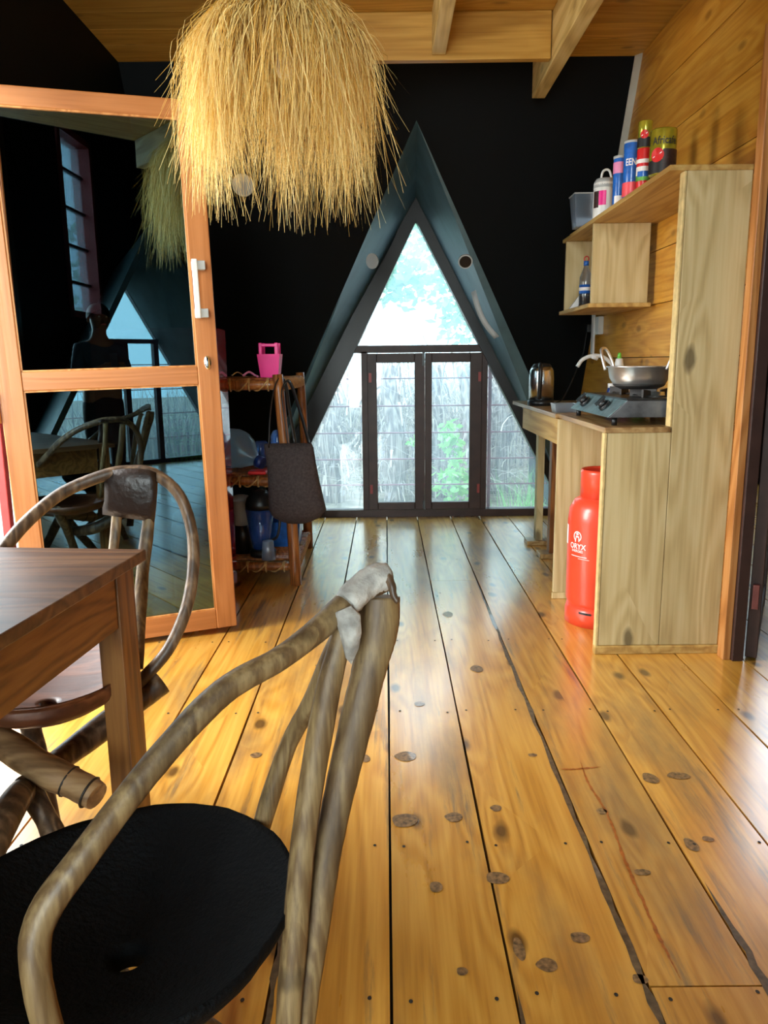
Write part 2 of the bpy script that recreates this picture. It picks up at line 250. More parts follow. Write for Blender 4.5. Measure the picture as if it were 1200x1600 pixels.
# ------------------------------------------------------------------ mesh helpers
class MB:
    def __init__(s): s.v = []; s.f = []; s.mi = []; s.sm = []
    def add(s, vs, fs, mi=0, smooth=False):
        o = len(s.v); s.v += [tuple(v) for v in vs]; s.f += [tuple(i + o for i in f) for f in fs]
        s.mi += [mi] * len(fs); s.sm += [smooth] * len(fs); return s
    def box(s, a, b, mi=0, mat=None):
        x0, y0, z0 = a; x1, y1, z1 = b
        vs = [Vector(p) for p in ((x0, y0, z0), (x1, y0, z0), (x1, y1, z0), (x0, y1, z0), (x0, y0, z1), (x1, y0, z1), (x1, y1, z1), (x0, y1, z1))]
        if mat is not None: vs = [mat @ v for v in vs]
        return s.add(vs, [(0, 3, 2, 1), (4, 5, 6, 7), (0, 1, 5, 4), (1, 2, 6, 5), (2, 3, 7, 6), (3, 0, 4, 7)], mi)
    def tube(s, pts, rad, n=10, mi=0, caps=True, flat=1.0, wob=0.0, seed=0, up=None):
        pts = [Vector(p) for p in pts]; k = len(pts)
        if isinstance(rad, (int, float)): rad = [rad] * k
        rnd = random.Random(seed); vs = []; fs = []
        t0 = (pts[1] - pts[0]).normalized()
        ref = Vector(up) if up else (Vector((0, 0, 1)) if abs(t0.z) < 0.9 else Vector((1, 0, 0)))
        a = (ref - t0 * ref.dot(t0)).normalized()
        for i in range(k):
            t = (pts[min(i + 1, k - 1)] - pts[max(i - 1, 0)]).normalized()
            a = (a - t * a.dot(t)).normalized(); b_ = t.cross(a)
            for j in range(n):
                an = 2 * math.pi * j / n; r = rad[i] * (1 + wob * rnd.uniform(-1, 1))
                vs.append(pts[i] + a * math.cos(an) * r * flat + b_ * math.sin(an) * r)
        for i in range(k - 1):
            for j in range(n):
                q = (j + 1) % n; fs.append((i * n + j, i * n + q, (i + 1) * n + q, (i + 1) * n + j))
        s.add(vs, fs, mi, True)
        if caps:
            o = len(s.v) - k * n
            s.f.append(tuple(o + j for j in reversed(range(n)))); s.f.append(tuple(o + (k - 1) * n + j for j in range(n))); s.mi += [mi, mi]; s.sm += [False, False]
        return s
    def lathe(s, prof, c=(0, 0, 0), n=32, mi=0, smooth=True):
        vs = []; fs = []; k = len(prof)
        for r, z in prof:
            for j in range(n):
                a = 2 * math.pi * j / n; vs.append((c[0] + r * math.cos(a), c[1] + r * math.sin(a), c[2] + z))
        for i in range(k - 1):
            for j in range(n):
                q = (j + 1) % n; fs.append((i * n + j, i * n + q, (i + 1) * n + q, (i + 1) * n + j))
        s.add(vs, fs, mi, smooth)
        o = len(s.v) - k * n
        if prof[0][0] > 1e-4: s.f.append(tuple(o + j for j in reversed(range(n)))); s.mi.append(mi); s.sm.append(False)
        if prof[-1][0] > 1e-4: s.f.append(tuple(o + (k - 1) * n + j for j in range(n))); s.mi.append(mi); s.sm.append(False)
        return s
    def prism(s, poly, d, mi=0):          # poly: list of 3d points, d: extrusion vector
        n = len(poly); d = Vector(d); vs = [Vector(p) for p in poly] + [Vector(p) + d for p in poly]
        fs = [tuple(reversed(range(n))), tuple(range(n, 2 * n))] + [(i, (i + 1) % n, n + (i + 1) % n, n + i) for i in range(n)]
        return s.add(vs, fs, mi)
    def build(s, name, mats, parent=None, loc=(0, 0, 0), bevel=0.0):
        me = bpy.data.meshes.new(name); loc = Vector(loc)
        me.from_pydata([Vector(v) - loc for v in s.v], [], s.f)
        for mt in (mats if isinstance(mats, (list, tuple)) else [mats]): me.materials.append(M[mt] if isinstance(mt, str) else mt)
        me.polygons.foreach_set('material_index', s.mi); me.polygons.foreach_set('use_smooth', s.sm)
        bm = bmesh.new(); bm.from_mesh(me); bmesh.ops.recalc_face_normals(bm, faces=bm.faces); bm.to_mesh(me); bm.free()
        me.update(); o = bpy.data.objects.new(name, me); COL.objects.link(o)
        if parent is not None:
            o.parent = parent; o.location = loc - world_loc(parent)
        else: o.location = loc
        if bevel:
            bv = o.modifiers.new('bevel', 'BEVEL'); bv.width = bevel; bv.segments = 2; bv.limit_method = 'ANGLE'; bv.angle_limit = R(50)
        return o
def world_loc(o):
    l = Vector(o.location)
    while o.parent: o = o.parent; l += Vector(o.location)
    return l
def tag(o, label=None, cat=None, group=None, kind=None):
    if label: o['label'] = label
    if cat: o['category'] = cat
    if group: o['group'] = group
    if kind: o['kind'] = kind
    return o
def thing(name, loc, label, cat, group=None):
    o = bpy.data.objects.new(name, None); COL.objects.link(o); o.location = loc; o.empty_display_size = 0.05
    return tag(o, label, cat, group)
def struct(o): o['kind'] = 'structure'; return o
def spath(pts, n=6):                                     # smooth path through points
    P = [Vector(p) for p in pts]; P = [P[0] * 2 - P[1]] + P + [P[-1] * 2 - P[-2]]; out = []
    for i in range(1, len(P) - 2):
        for k in range(n):
            t = k / n; a, b, c, d = P[i - 1], P[i], P[i + 1], P[i + 2]
            out.append(0.5 * ((2 * b) + (c - a) * t + (2 * a - 5 * b + 4 * c - d) * t * t + (3 * b - a - 3 * c + d) * t ** 3))
    out.append(P[-2]); return out
def lerp(a, b, t): return a + (b - a) * t
def stick(mb, pts, r, n=12, flat=1.0, seed=1, wob=0.07, mi=0, sub=7, up=None, jit=0.003):
    p = spath(pts, sub); k = len(p); rnd = random.Random(seed)
    rr = [lerp(r[0], r[-1], i / (k - 1)) if isinstance(r, (list, tuple)) else r for i in range(k)]
    f1, f2, a1, a2, a3 = rnd.uniform(2, 4), rnd.uniform(6, 9), rnd.uniform(0, 6), rnd.uniform(0, 6), rnd.uniform(0, 6)
    rr = [x * (1 + wob * (0.7 * math.sin(f1 * i / k * 3 + a1) + 0.5 * math.sin(f2 * i / k * 3 + a2)) + rnd.uniform(-0.012, 0.012)) for i, x in enumerate(rr)]
    p = [q + Vector((math.sin(f1 * i / k * 2.6 + a3), math.sin(f2 * i / k * 1.6 + a1), math.sin(f1 * i / k * 2 + a2))) * jit for i, q in enumerate(p)]
    return mb.tube(p, rr, n, mi, True, flat, 0.012, seed, up)
def text_geo(s, size):                                   # flat glyph mesh, centred: verts, faces
    cu = bpy.data.curves.new('t', 'FONT'); cu.body = s; cu.size = size; cu.align_x = 'CENTER'; cu.align_y = 'CENTER'; cu.offset = size * 0.018
    ob = bpy.data.objects.new('t', cu); COL.objects.link(ob)
    me = bpy.data.meshes.new_from_object(ob)
    bpy.data.objects.remove(ob)
    vs = [v.co.copy() for v in me.vertices]; fs = [tuple(p.vertices) for p in me.polygons]
    bpy.data.meshes.remove(me); bpy.data.curves.remove(cu); return vs, fs
def wrap(mb, vs, fs, c, rad, a0, z0, mi=0):              # wrap flat geometry (x, y) round an upright cylinder
    mb.add([(c[0] + rad * math.cos(a0 + v.x / rad), c[1] + rad * math.sin(a0 + v.x / rad), z0 + v.y) for v in vs], fs, mi)
def patch(mb, c, rad, a0, a1, z0, z1, mi=0, n=10):       # curved label on a cylinder
    vs = []; fs = []
    for i in range(n + 1):
        a = lerp(a0, a1, i / n)
        vs += [(c[0] + rad * math.cos(a), c[1] + rad * math.sin(a), z0), (c[0] + rad * math.cos(a), c[1] + rad * math.sin(a), z1)]
    for i in range(n): fs.append((2 * i, 2 * i + 2, 2 * i + 3, 2 * i + 1))
    mb.add(vs, fs, mi, True)

# ================================================================== STRUCTURE
XL, XR, ZC = -1.44, 1.40, 2.82
RA, RB = 6.087, -0.5368                                  # sloping wall: y = RA + RB z
def ry(z): return RA + RB * z
# floor boards
EDG = [-1.50]; e = [-1.46, -1.21, -0.97, -0.735, -0.487, -0.238, 0.0, 0.238, 0.50, 0.727, 0.95, 1.19, 1.44]
mb = MB(); rnd = random.Random(3)
xs = e + [1.44 + 0.24 * i for i in range(1, 14)]
joints = {7: [4.15, 1.9], 8: [2.4], 9: [1.62], 5: [4.1], 4: [2.9], 6: [2.25], 10: [2.2], 3: [3.6]}
joints = {7: [4.14], 8: [atz(1080, 1541, 0).y], 5: [4.15], 11: [4.6], 2: [4.4]}
for i in range(len(xs) - 1):
    y1 = 6.06 if xs[i] < 1.42 else 7.45
    js = [-3.0] + sorted(joints.get(i, [rnd.uniform(-1, 0.2)])) + [y1]
    for a, b_ in zip(js[:-1], js[1:]):
        n = 14; g = 0.0022; vs = []
        for k in range(n + 1):
            y = lerp(a + g, b_ - g, k / n); w1 = rnd.uniform(0, 0.003); w2 = rnd.uniform(0, 0.003)
            dz = rnd.uniform(-0.0012, 0)
            vs += [(xs[i] + g + w1, y, dz), (xs[i + 1] - g - w2, y, dz)]
        fs = [(2 * k, 2 * k + 1, 2 * k + 3, 2 * k + 2) for k in range(n)]
        m_ = len(vs); vs += [(v[0], v[1], -0.03) for v in vs]
        fs += [(2 * k, 2 * k + 2, 2 * k + 2 + m_, 2 * k + m_) for k in range(n)] + [(2 * k + 1, 2 * k + 1 + m_, 2 * k + 3 + m_, 2 * k + 3) for k in range(n)]
        fs += [(0, m_, m_ + 1, 1), (2 * n, 2 * n + 1, 2 * n + 1 + m_, 2 * n + m_)]
        mb.add(vs, fs, 0)
nail = MB()
for y in (0.75, 1.27, 1.75, 2.5, 3.2, 3.9, 4.6, 5.3):
    for i in range(12):
        for dx in (0.035, 0.2):
            c = (xs[i] + dx + rnd.uniform(-0.008, 0.008), y + rnd.uniform(-0.01, 0.01)); r = 0.0042
            mb.add([(c[0] + r * math.cos(t), c[1] + r * math.sin(t) * 1.2, 0.0009) for t in [k * math.pi / 4 for k in range(8)]], [tuple(range(8))], 1)
def ribbon(pts, w0, w1, mi, z=0.0007, sd=1):         # worn or stained streak on the boards
    r2 = random.Random(sd); P = spath(pts, 14); vs = []
    for k, p in enumerate(P):
        d = (P[min(k + 1, len(P) - 1)] - P[max(k - 1, 0)]).normalized(); n_ = Vector((-d.y, d.x, 0)); ed = min(1, 6 * k / len(P), 6 * (len(P) - 1 - k) / len(P))
        vs += [Vector((p.x, p.y, z)) - n_ * r2.uniform(w0, w1) * ed, Vector((p.x, p.y, z)) + n_ * r2.uniform(w0, w1) * ed]
    mb.add(vs, [(2 * k, 2 * k + 1, 2 * k + 3, 2 * k + 2) for k in range(len(P) - 1)], mi)
ribbon([(0.492, 0.5, 0), (0.495, 1.0, 0), (0.494, 1.7, 0), (0.494, 3.0, 0), (0.495, 4.4, 0)], 0.001, 0.011, 3, sd=1)
ribbon([(0.733, 0.7, 0), (0.731, 1.1, 0), (0.734, 1.6, 0)], 0.001, 0.012, 3, sd=2)
ribbon([(0.243, 0.5, 0), (0.244, 0.9, 0), (0.243, 1.3, 0)], 0.001, 0.008, 3, sd=3)
ribbon([(-0.232, 1.1, 0), (-0.232, 1.6, 0), (-0.233, 2.6, 0)], 0.002, 0.011, 3, sd=4)
ribbon([atz(*p, 0) for p in ((1066, 1535), (1035, 1475), (1005, 1410), (975, 1340), (948, 1270), (920, 1225), (905, 1185))], 0.0015, 0.0055, 4, sd=5)
ribbon([atz(*p, 0) for p in ((875, 1202), (900, 1202), (940, 1198))], 0.002, 0.006, 4, sd=6)
for k, (x, y, wx, wy_) in enumerate(((634, 1182, 17, 7), (632, 1282, 20, 11), (709, 1277, 14, 7), (681, 1386, 10, 9), (722, 1518, 9, 7), (811, 1483, 9, 17), (855, 1508, 17, 10), (777, 1372, 18, 10), (906, 1465, 15, 9), (1016, 1216, 12, 8), (1060, 1212, 18, 5), (1080, 1320, 10, 10), (1106, 1311, 9, 4), (1003, 1363, 13, 5), (940, 1268, 8, 5), (775, 1263, 9, 5), (1000, 1530, 12, 8), (570, 1185, 8, 6), (832, 1180, 7, 3), (745, 1045, 10, 5), (700, 960, 8, 4), (655, 1100, 8, 4), (400, 1180, 9, 4), (500, 1040, 7, 3))):
    c = atz(x, y, 0); ex = (atz(x + wx, y, 0) - c).length; ey = (atz(x, y - wy_, 0) - c).length; r3 = random.Random(k)
    ph_ = r3.uniform(0, 6); pts = [Vector((c.x + ex * math.cos(t) * (1 + 0.08 * math.sin(3 * t + ph_)), c.y + ey * math.sin(t) * (1 + 0.10 * math.sin(2 * t + ph_)), 0.0007)) for t in [q_ * math.pi / 12 for q_ in range(24)]]
    mb.add(pts, [tuple(range(24))], 5)
mb.box((-1.5, -3.0, -0.09), (4.6, 6.06, -0.045), 2)
mb.box((1.45, 6.06, -0.09), (4.6, 7.45, -0.045), 2)
mb.add(nail.v, nail.f, 1)
struct(mb.build('floor', ['floor', 'soot', 'soot', 'joint_dirt', 'resin', 'knot']))

# ceiling boards (run along x) over the kitchen end
mb = MB(); y = 0.55; rnd = random.Random(5)
while y < 4.56:
    y2 = min(y + 0.19, 4.6); mb.box((XL, y, ZC), (XR + 0.06, y2 - 0.003, ZC + 0.02)); y = y2
mb.box((XL - 0.05, 0.55, ZC + 0.022), (XR + 0.12, 4.7, ZC + 0.05))
struct(mb.build('ceiling', 'ceiling'))

# left wall: black, doorway y 1.95..3.06, red window y 3.62..4.0
wl = [atx(88, 205, XL), atx(160, 505, XL)]
WY0, WY1, WZ0, WZ1 = 3.62, 4.02, 1.42, 2.26
mb = MB(); T = 0.05
def wy(a, b_, z0, z1): mb.box((XL - T, a, z0), (XL, b_, z1))
wy(-3.0, 1.95, 0, 4.6); wy(1.95, 3.08, 2.27, 4.6); wy(3.08, WY0, 0, 2.9); wy(WY1, 6.2, 0, 2.9); wy(WY0, WY1, 0, WZ0); wy(WY0, WY1, WZ1, 2.9)
struct(mb.build('wall_left', 'black'))
# right wall: planks y 2.98..6.1
mb = MB(); z = 0.12; zz = [0.0, 0.14]
while zz[-1] < 2.8: zz.append(min(zz[-1] + 0.268, 2.82))
for a, b_ in zip(zz[:-1], zz[1:]):
    mb.box((XR, 3.0, a + 0.002), (XR + 0.022, 6.1, b_ - 0.002))
mb.box((XR + 0.024, 3.0, 0), (XR + 0.04, 6.1, 2.82), 1)
mb.box((XR, 1.95, 2.36), (XR + 0.07, 3.0, 2.82)); mb.box((XR, 0.55, 0), (XR + 0.07, 1.95, 2.82))
struct(mb.build('wall_right', ['plank_wall', 'black']))
# sloping black back wall with the mouth of the gable recess
AM = Vector((0.19, ry(2.55), 2.55))
ML = Vector((-1.15, ry(0), 0)); MR = Vector((1.40, ry(0.42), 0.42))
def rp(x, z): return Vector((x, ry(z), z))
mb = MB(); nn = Vector((0, 1, -RB)).normalized() * 0.05
mb.prism([rp(XL, 0), ML, AM, rp(AM.x, ZC + 0.05), rp(XL, ZC + 0.05)], nn)
mb.prism([MR, rp(XR, ZC + 0.05), rp(AM.x, ZC + 0.05), AM], nn)
struct(mb.build('wall_back', 'black'))
AW = Vector((0.235, 6.0, 2.37)); BL = Vector((-1.03, 6.0, 0)); BR = Vector((1.40, 6.0, 0.17))
mb = MB()
mb.prism([ML, AM, AW, BL], Vector((-0.04, 0.05, 0.0)))
struct(mb.build('wall_gable_left', 'cheek'))
mb = MB(); mb.prism([MR, AM, AW, BR], Vector((0.04, 0.05, 0.0)))
struct(mb.build('wall_gable_right', 'cheek'))
# thin off white strip at the corner of right wall and sloping wall
a = rp(XR, 2.81); b_ = rp(XR, 2.10)
mb = MB(); mb.prism([a + Vector((-0.03, -0.012, 0)), a + Vector((0, -0.05, 0)), b_ + Vector((0, -0.05, 0)), b_ + Vector((-0.03, -0.012, 0))], (0.0, 0.0, 0.012))
struct(mb.build('trim_1', 'white_trim'))
# exposed joists
mb = MB(); mb.box((-0.55, 4.0, 2.61), (0.80, 4.045, ZC - 0.001)); struct(mb.build('trim_2', M['ceiling'], bevel=0.003))
mb = MB(); mb.box((0.235, 0.56, 2.63), (0.30, 3.995, ZC - 0.001)); struct(mb.build('trim_3', 'joist', bevel=0.003))
mb = MB(); mb.box((0.805, 0.56, 2.59), (0.875, 4.50, ZC - 0.001)); struct(mb.build('trim_4', 'joist', bevel=0.003))

# ------------------------------------------------------------------ gable window (window_1) and its casement doors (door_2)
win = bpy.data.objects.new('window_1', None); COL.objects.link(win); win.location = (0.25, 6.0, 0); struct(win)
tag(win, 'triangular gable window with dark brown bars in the black sloping wall', 'window')
def strip(p, q, wd, y0, y1, name, mat, parent, side=1):  # a bar in the window plane from p to q (x, z)
    P = Vector((p[0], 0, p[1])); Q = Vector((q[0], 0, q[1])); d = (Q - P).normalized(); n = Vector((-d.z, 0, d.x)) * wd * side
    mb = MB(); mb.prism([(v.x, y0, v.z) for v in (P, Q, Q + n, P + n)], (0, y1 - y0, 0)); return mb.build(name, mat, parent)
gA = (0.235, 2.215)                                      # glass triangle
sl, sr = 0.503, 0.530
def lx(z): return gA[0] - (gA[1] - z) * sl
def rx(z): return min(gA[0] + (gA[1] - z) * sr, 1.385)
strip((lx(0) , 0.0), gA, 0.09, 5.93, 6.03, 'frame_side', 'frame_black', win, 1)
strip((rx(0.05) , 0.05), (gA[0], gA[1]), 0.09, 5.93, 6.03, 'frame_side', 'frame_black', win, -1)
strip((lx(0) - 0.06, 0.0), (gA[0] - 0.06, gA[1]), 0.14, 6.0, 6.04, 'frame_back', 'frame_black', win, 1)
mb = MB(); mb.prism([(gA[0] - 0.17, 5.94, 2.12), (gA[0], 5.94, 2.222), (gA[0] + 0.17, 5.94, 2.12), (gA[0] + 0.05, 5.94, 2.42), (gA[0] - 0.05, 5.94, 2.42)], (0, 0.08, 0)); mb.build('head_plate', 'frame_black', win)
mb = MB(); mb.box((-1.0, 5.95, 0.0), (1.395, 6.05, 0.055)); mb.build('sill', 'frame', win)
mb = MB(); mb.box((lx(1.30) - 0.02, 5.96, 1.27), (rx(1.30) + 0.02, 6.04, 1.325)); mb.build('transom', 'frame', win)
for x in (-0.185, 0.735):
    mb = MB(); mb.box((x, 5.96, 0.05), (x + 0.045, 6.04, 1.28)); mb.build('mullion', 'frame', win)
def pane(pts, name='pane', parent=win, y=6.0, mat='glass_window'):
    mb = MB(); mb.prism([(p[0], y, p[1]) for p in pts], (0, 0.004, 0)); return mb.build(name, mat, parent)
pane([(lx(1.32), 1.32), (rx(1.32), 1.32), gA])
pane([(lx(0.05), 0.05), (-0.18, 0.05), (-0.18, lx and gA[1] - (gA[0] + 0.18) / sl)])
pane([(0.775, 0.05), (rx(0.05), 0.05), (1.385, gA[1] - (1.385 - gA[0]) / sr), (0.775, gA[1] - (0.775 - gA[0]) / sr)])
mb = MB(); mb.box((0.80, 6.05, 0.05), (0.825, 6.07, 1.16)); mb.build('window_bar_post', 'bar_pink', win)
zb = [at(660, y, 6.1).z for y in (591, 634, 676, 717, 757)]
for z in zb:
    hw = (gA[1] - z)
    mb = MB(); mb.tube([(gA[0] - hw * sl + 0.0, 6.1, z), (min(gA[0] + hw * sr, 1.39), 6.1, z)], 0.006, 8); mb.build('burglar_bar', 'bar_pink', win)
for i in range(2):
    x0 = -0.14 if i == 0 else 0.302; x1 = 0.298 if i == 0 else 0.735
    gx0 = -0.068 if i == 0 else 0.352; gx1 = 0.222 if i == 0 else 0.645
    d = bpy.data.objects.new('door_%d' % (2 + i), None); COL.objects.link(d); d.location = ((x0 + x1) / 2, 6.0, 0.05); struct(d)
    tag(d, ('left' if i == 0 else 'right') + ' low dark brown casement leaf in the gable window', 'door')
    mb = MB(); mb.box((x0, 5.935, 0.06), (gx0, 5.985, 1.265)); mb.build('stile', 'frame', d, bevel=0.004)
    mb = MB(); mb.box((gx1, 5.935, 0.06), (x1, 5.985, 1.265)); mb.build('stile', 'frame', d, bevel=0.004)
    mb = MB(); mb.box((gx0, 5.935, 0.06), (gx1, 5.985, 0.118)); mb.build('rail', 'frame', d, bevel=0.004)
    mb = MB(); mb.box((gx0, 5.935, 1.195), (gx1, 5.985, 1.265)); mb.build('rail', 'frame', d, bevel=0.004)
    pane([(gx0, 0.118), (gx1, 0.118), (gx1, 1.195), (gx0, 1.195)], 'pane', d, 5.96)
    for z in (0.22, 1.08):
        xh = x0 + 0.012 if i == 0 else x1 - 0.03
        mb = MB(); mb.box((xh, 5.925, z - 0.03), (xh + 0.02, 5.936, z + 0.04)); mb.build('hinge', 'red_metal', d)
    if i == 0:
        mb = MB(); mb.box((x1 - 0.018, 5.92, 1.17), (x1, 5.936, 1.27)); mb.box((x1 - 0.016, 5.92, 0.07), (x1 + 0.0, 5.936, 0.13)); mb.build('bolt', 'blackplastic', d)

# ------------------------------------------------------------------ left doorway: jamb, head and open glazed door leaf (door_1)
mb = MB(); mb.box((XL - 0.03, 3.06, 0), (XL + 0.008, 3.115, 2.29)); mb.box((XL - 0.05, 1.93, 2.235), (XL + 0.008, 3.115, 2.29)); mb.box((XL - 0.05, 1.93, 0), (XL + 0.008, 1.975, 2.24))
mb.box((XL - 0.065, 3.05, 0), (XL - 0.031, 3.10, 2.25), 1)
struct(mb.build('trim_5', ['rack', 'pink_trim'], bevel=0.003))
q0 = atz(370, 985, 0); dirv = Vector((0.936, 0.351, 0)).normalized()
DW = 0.855; q_h = q0 - dirv * DW
door = bpy.data.objects.new('door_1', None); COL.objects.link(door); door.location = q_h; door.rotation_euler = (0, R(-1.2), math.atan2(dirv.y, dirv.x)); struct(door)
tag(door, 'open orange-brown glazed door leaf with reflective dark glass at left', 'door')
def dpart(name, a, b_, mat, bevel=0.004, parent=door):
    mb = MB(); mb.box(a, b_); me = mb.build(name, mat, None, bevel=bevel); me.parent = parent; return me
DZ = 2.215
dpart('stile', (0, -0.02, 0.012), (0.088, 0.02, DZ), 'door_wood'); dpart('stile', (DW - 0.088, -0.02, 0.012), (DW, 0.02, DZ), 'door_wood')
dpart('rail', (0.088, -0.018, 0.012), (DW - 0.088, 0.018, 0.10), 'door_wood_x'); dpart('rail', (0.088, -0.018, 1.10), (DW - 0.088, 0.018, 1.175), 'door_wood_x')
dpart('rail', (0.088, -0.018, DZ - 0.07), (DW - 0.088, 0.018, DZ), 'door_wood_x')
dpart('pane', (0.085, -0.003, 0.098), (DW - 0.085, 0.0, 1.102), 'glass_door', 0); dpart('pane', (0.085, -0.003, 1.173), (DW - 0.085, 0.0, DZ - 0.068), 'glass_door', 0)
for a, b_ in (((0.088, 0.1), (DW - 0.088, 1.1)), ((0.088, 1.175), (DW - 0.088, DZ - 0.07))):
    mb = MB(); t = 0.006
    mb.box((a[0], -0.016, a[1]), (a[0] + t, -0.004, b_[1])); mb.box((b_[0] - t, -0.016, a[1]), (b_[0], -0.004, b_[1])); mb.box((a[0], -0.016, a[1]), (b_[0], -0.004, a[1] + t)); mb.box((a[0], -0.016, b_[1] - t), (b_[0], -0.004, b_[1]))
    o = mb.build('glazing_bead', 'jamb_wood'); o.parent = door
mb = MB(); mb.box((DW - 0.085, -0.062, 1.37), (DW - 0.062, -0.052, 1.605)); o = mb.build('handle', 'white_plastic', bevel=0.004); o.parent = door
tag(o, 'long white pull handle')
h = o
for z in (1.385, 1.575):
    mb = MB(); mb.box((DW - 0.083, -0.056, z - 0.012), (DW - 0.03, -0.02, z + 0.024)); o = mb.build('handle_bracket', 'grey_plastic', bevel=0.003); o.parent = h
mb = MB(); mb.lathe([(0.0, 0), (0.019, 0), (0.019, 0.006), (0.015, 0.009), (0, 0.009)], n=24)
o = mb.build('lock', 'chrome'); o.parent = door; o.rotation_euler = (R(90), 0, 0); o.scale = (0.8, 1.5, 1); o.location = (DW - 0.045, -0.02, 1.19)
for z in (0.28, 0.98, 1.9):
    mb = MB(); mb.tube([(-0.012, -0.02, z), (-0.012, -0.02, z + 0.06)], 0.011, 12); mb.tube([(-0.012, -0.02, z + 0.064), (-0.012, -0.02, z + 0.12)], 0.011, 12)
    o = mb.build('hinge', 'door_wood'); o.parent = door

# ------------------------------------------------------------------ right doorway
def rx0(px): return atz(px, 1029, 0).x
J0, J1, J2, J3, J4 = rx0(1126), rx0(1138), rx0(1156), rx0(1163), rx0(1177)
mb = MB(); mb.box((J0, 2.945, 0), (J1, 3.0, 2.36)); mb.box((J0, 1.9, 2.29), (J1, 2.945, 2.36)); mb.box((J0, 1.9, 0), (J1, 1.96, 2.29))
struct(mb.build('trim_6', 'jamb_wood', bevel=0.003))
mb = MB(); mb.box((J1 + 0.001, 2.93, 0), (J2, 2.99, 2.28)); mb.box((J1 + 0.001, 1.96, 2.24), (J2, 2.93, 2.289)); mb.box((J1 + 0.001, 1.962, 0), (J2, 2.0, 2.24))
struct(mb.build('trim_7', 'frame', bevel=0.003))
d4 = bpy.data.objects.new('door_4', None); COL.objects.link(d4); d4.location = ((J3 + J4) / 2, 2.945, 0); d4.rotation_euler = (0, 0, R(62.0)); struct(d4)
tag(d4, 'dark brown metal door leaf folded open, seen edge on at the right', 'door')
for nm, a, b_ in (('stile', (0, -0.022, 0.01), (0.07, 0.022, 2.23)), ('stile', (0.74, -0.022, 0.01), (0.81, 0.022, 2.23)), ('rail', (0.07, -0.02, 0.01), (0.74, 0.02, 0.12)), ('rail', (0.07, -0.02, 1.05), (0.74, 0.02, 1.13)), ('rail', (0.07, -0.02, 2.15), (0.74, 0.02, 2.23))):
    dpart(nm, a, b_, 'frame', 0.003, d4)
dpart('pane', (0.068, -0.003, 0.118), (0.742, 0.001, 1.052), 'glass_door', 0, d4); dpart('pane', (0.068, -0.003, 1.128), (0.742, 0.001, 2.152), 'glass_door', 0, d4)
for z in (0.22, 1.15, 2.0):
    dpart('hinge', (-0.024, -0.012, z), (0.0, 0.012, z + 0.1), 'hinge_red', 0.002, d4)
# side bay beyond the right doorway: black walls, low window
mb = MB(); mb.box((1.48, 7.4, 0), (2.62, 7.5, 2.9)); mb.box((2.62, 7.4, 1.35), (3.6, 7.5, 2.9)); mb.box((3.6, 7.4, 0), (4.6, 7.5, 2.9)); mb.box((2.62, 7.4, 0), (3.6, 7.5, 0.06))
mb.box((1.40, 6.1, 0), (1.44, 7.5, 2.9)); mb.box((4.55, -3.0, 0), (4.65, 7.5, 4.6))
mb.box((1.47, 0.55, 2.83), (4.6, 7.5, 2.9))
struct(mb.build('wall_bay', 'black'))
wb = bpy.data.objects.new('window_2', None); COL.objects.link(wb); wb.location = (3.1, 7.4, 0.06); struct(wb)
for a, b_ in (((2.62, 7.36, 0.06), (2.68, 7.44, 1.35)), ((3.54, 7.36, 0.06), (3.6, 7.44, 1.35)), ((3.08, 7.36, 0.06), (3.13, 7.44, 1.35)), ((2.68, 7.36, 0.06), (3.54, 7.44, 0.11)), ((2.68, 7.36, 1.30), (3.54, 7.44, 1.35))):
    mb = MB(); mb.box(a, b_); mb.build('frame', 'frame', wb)
for z in (0.35, 0.6, 0.85, 1.1):
    mb = MB(); mb.tube([(2.66, 7.47, z), (3.56, 7.47, z)], 0.006, 8); mb.build('burglar_bar', 'bar_pink', wb)
pane([(2.68, 0.11), (3.54, 0.11), (3.54, 1.3), (2.68, 1.3)], 'pane', wb, 7.4)
# red framed window in the left wall (seen through the door glass)
w3 = bpy.data.objects.new('window_3', None); COL.objects.link(w3); w3.location = (XL, WY0, WZ0); struct(w3)
mb = MB(); t = 0.03
for a, b_ in (((XL - 0.08, WY0, WZ0), (XL + 0.01, WY0 + t, WZ1)), ((XL - 0.08, WY1 - t, WZ0), (XL + 0.01, WY1, WZ1)), ((XL - 0.08, WY0, WZ0), (XL + 0.01, WY1, WZ0 + t)), ((XL - 0.08, WY0, WZ1 - t), (XL + 0.01, WY1, WZ1))): mb.box(a, b_)
mb.build('frame', 'red_metal', w3)
for k in range(1, 5):
    z = lerp(WZ0, WZ1, k / 5); mb = MB(); mb.box((XL - 0.05, WY0 + t, z - 0.006), (XL - 0.03, WY1 - t, z + 0.006)); mb.build('bar', 'frame_black', w3)
mb = MB(); mb.box((XL - 0.045, WY0 + t, WZ0 + t), (XL - 0.041, WY1 - t, WZ1 - t)); mb.build('pane', 'glass_window', w3)

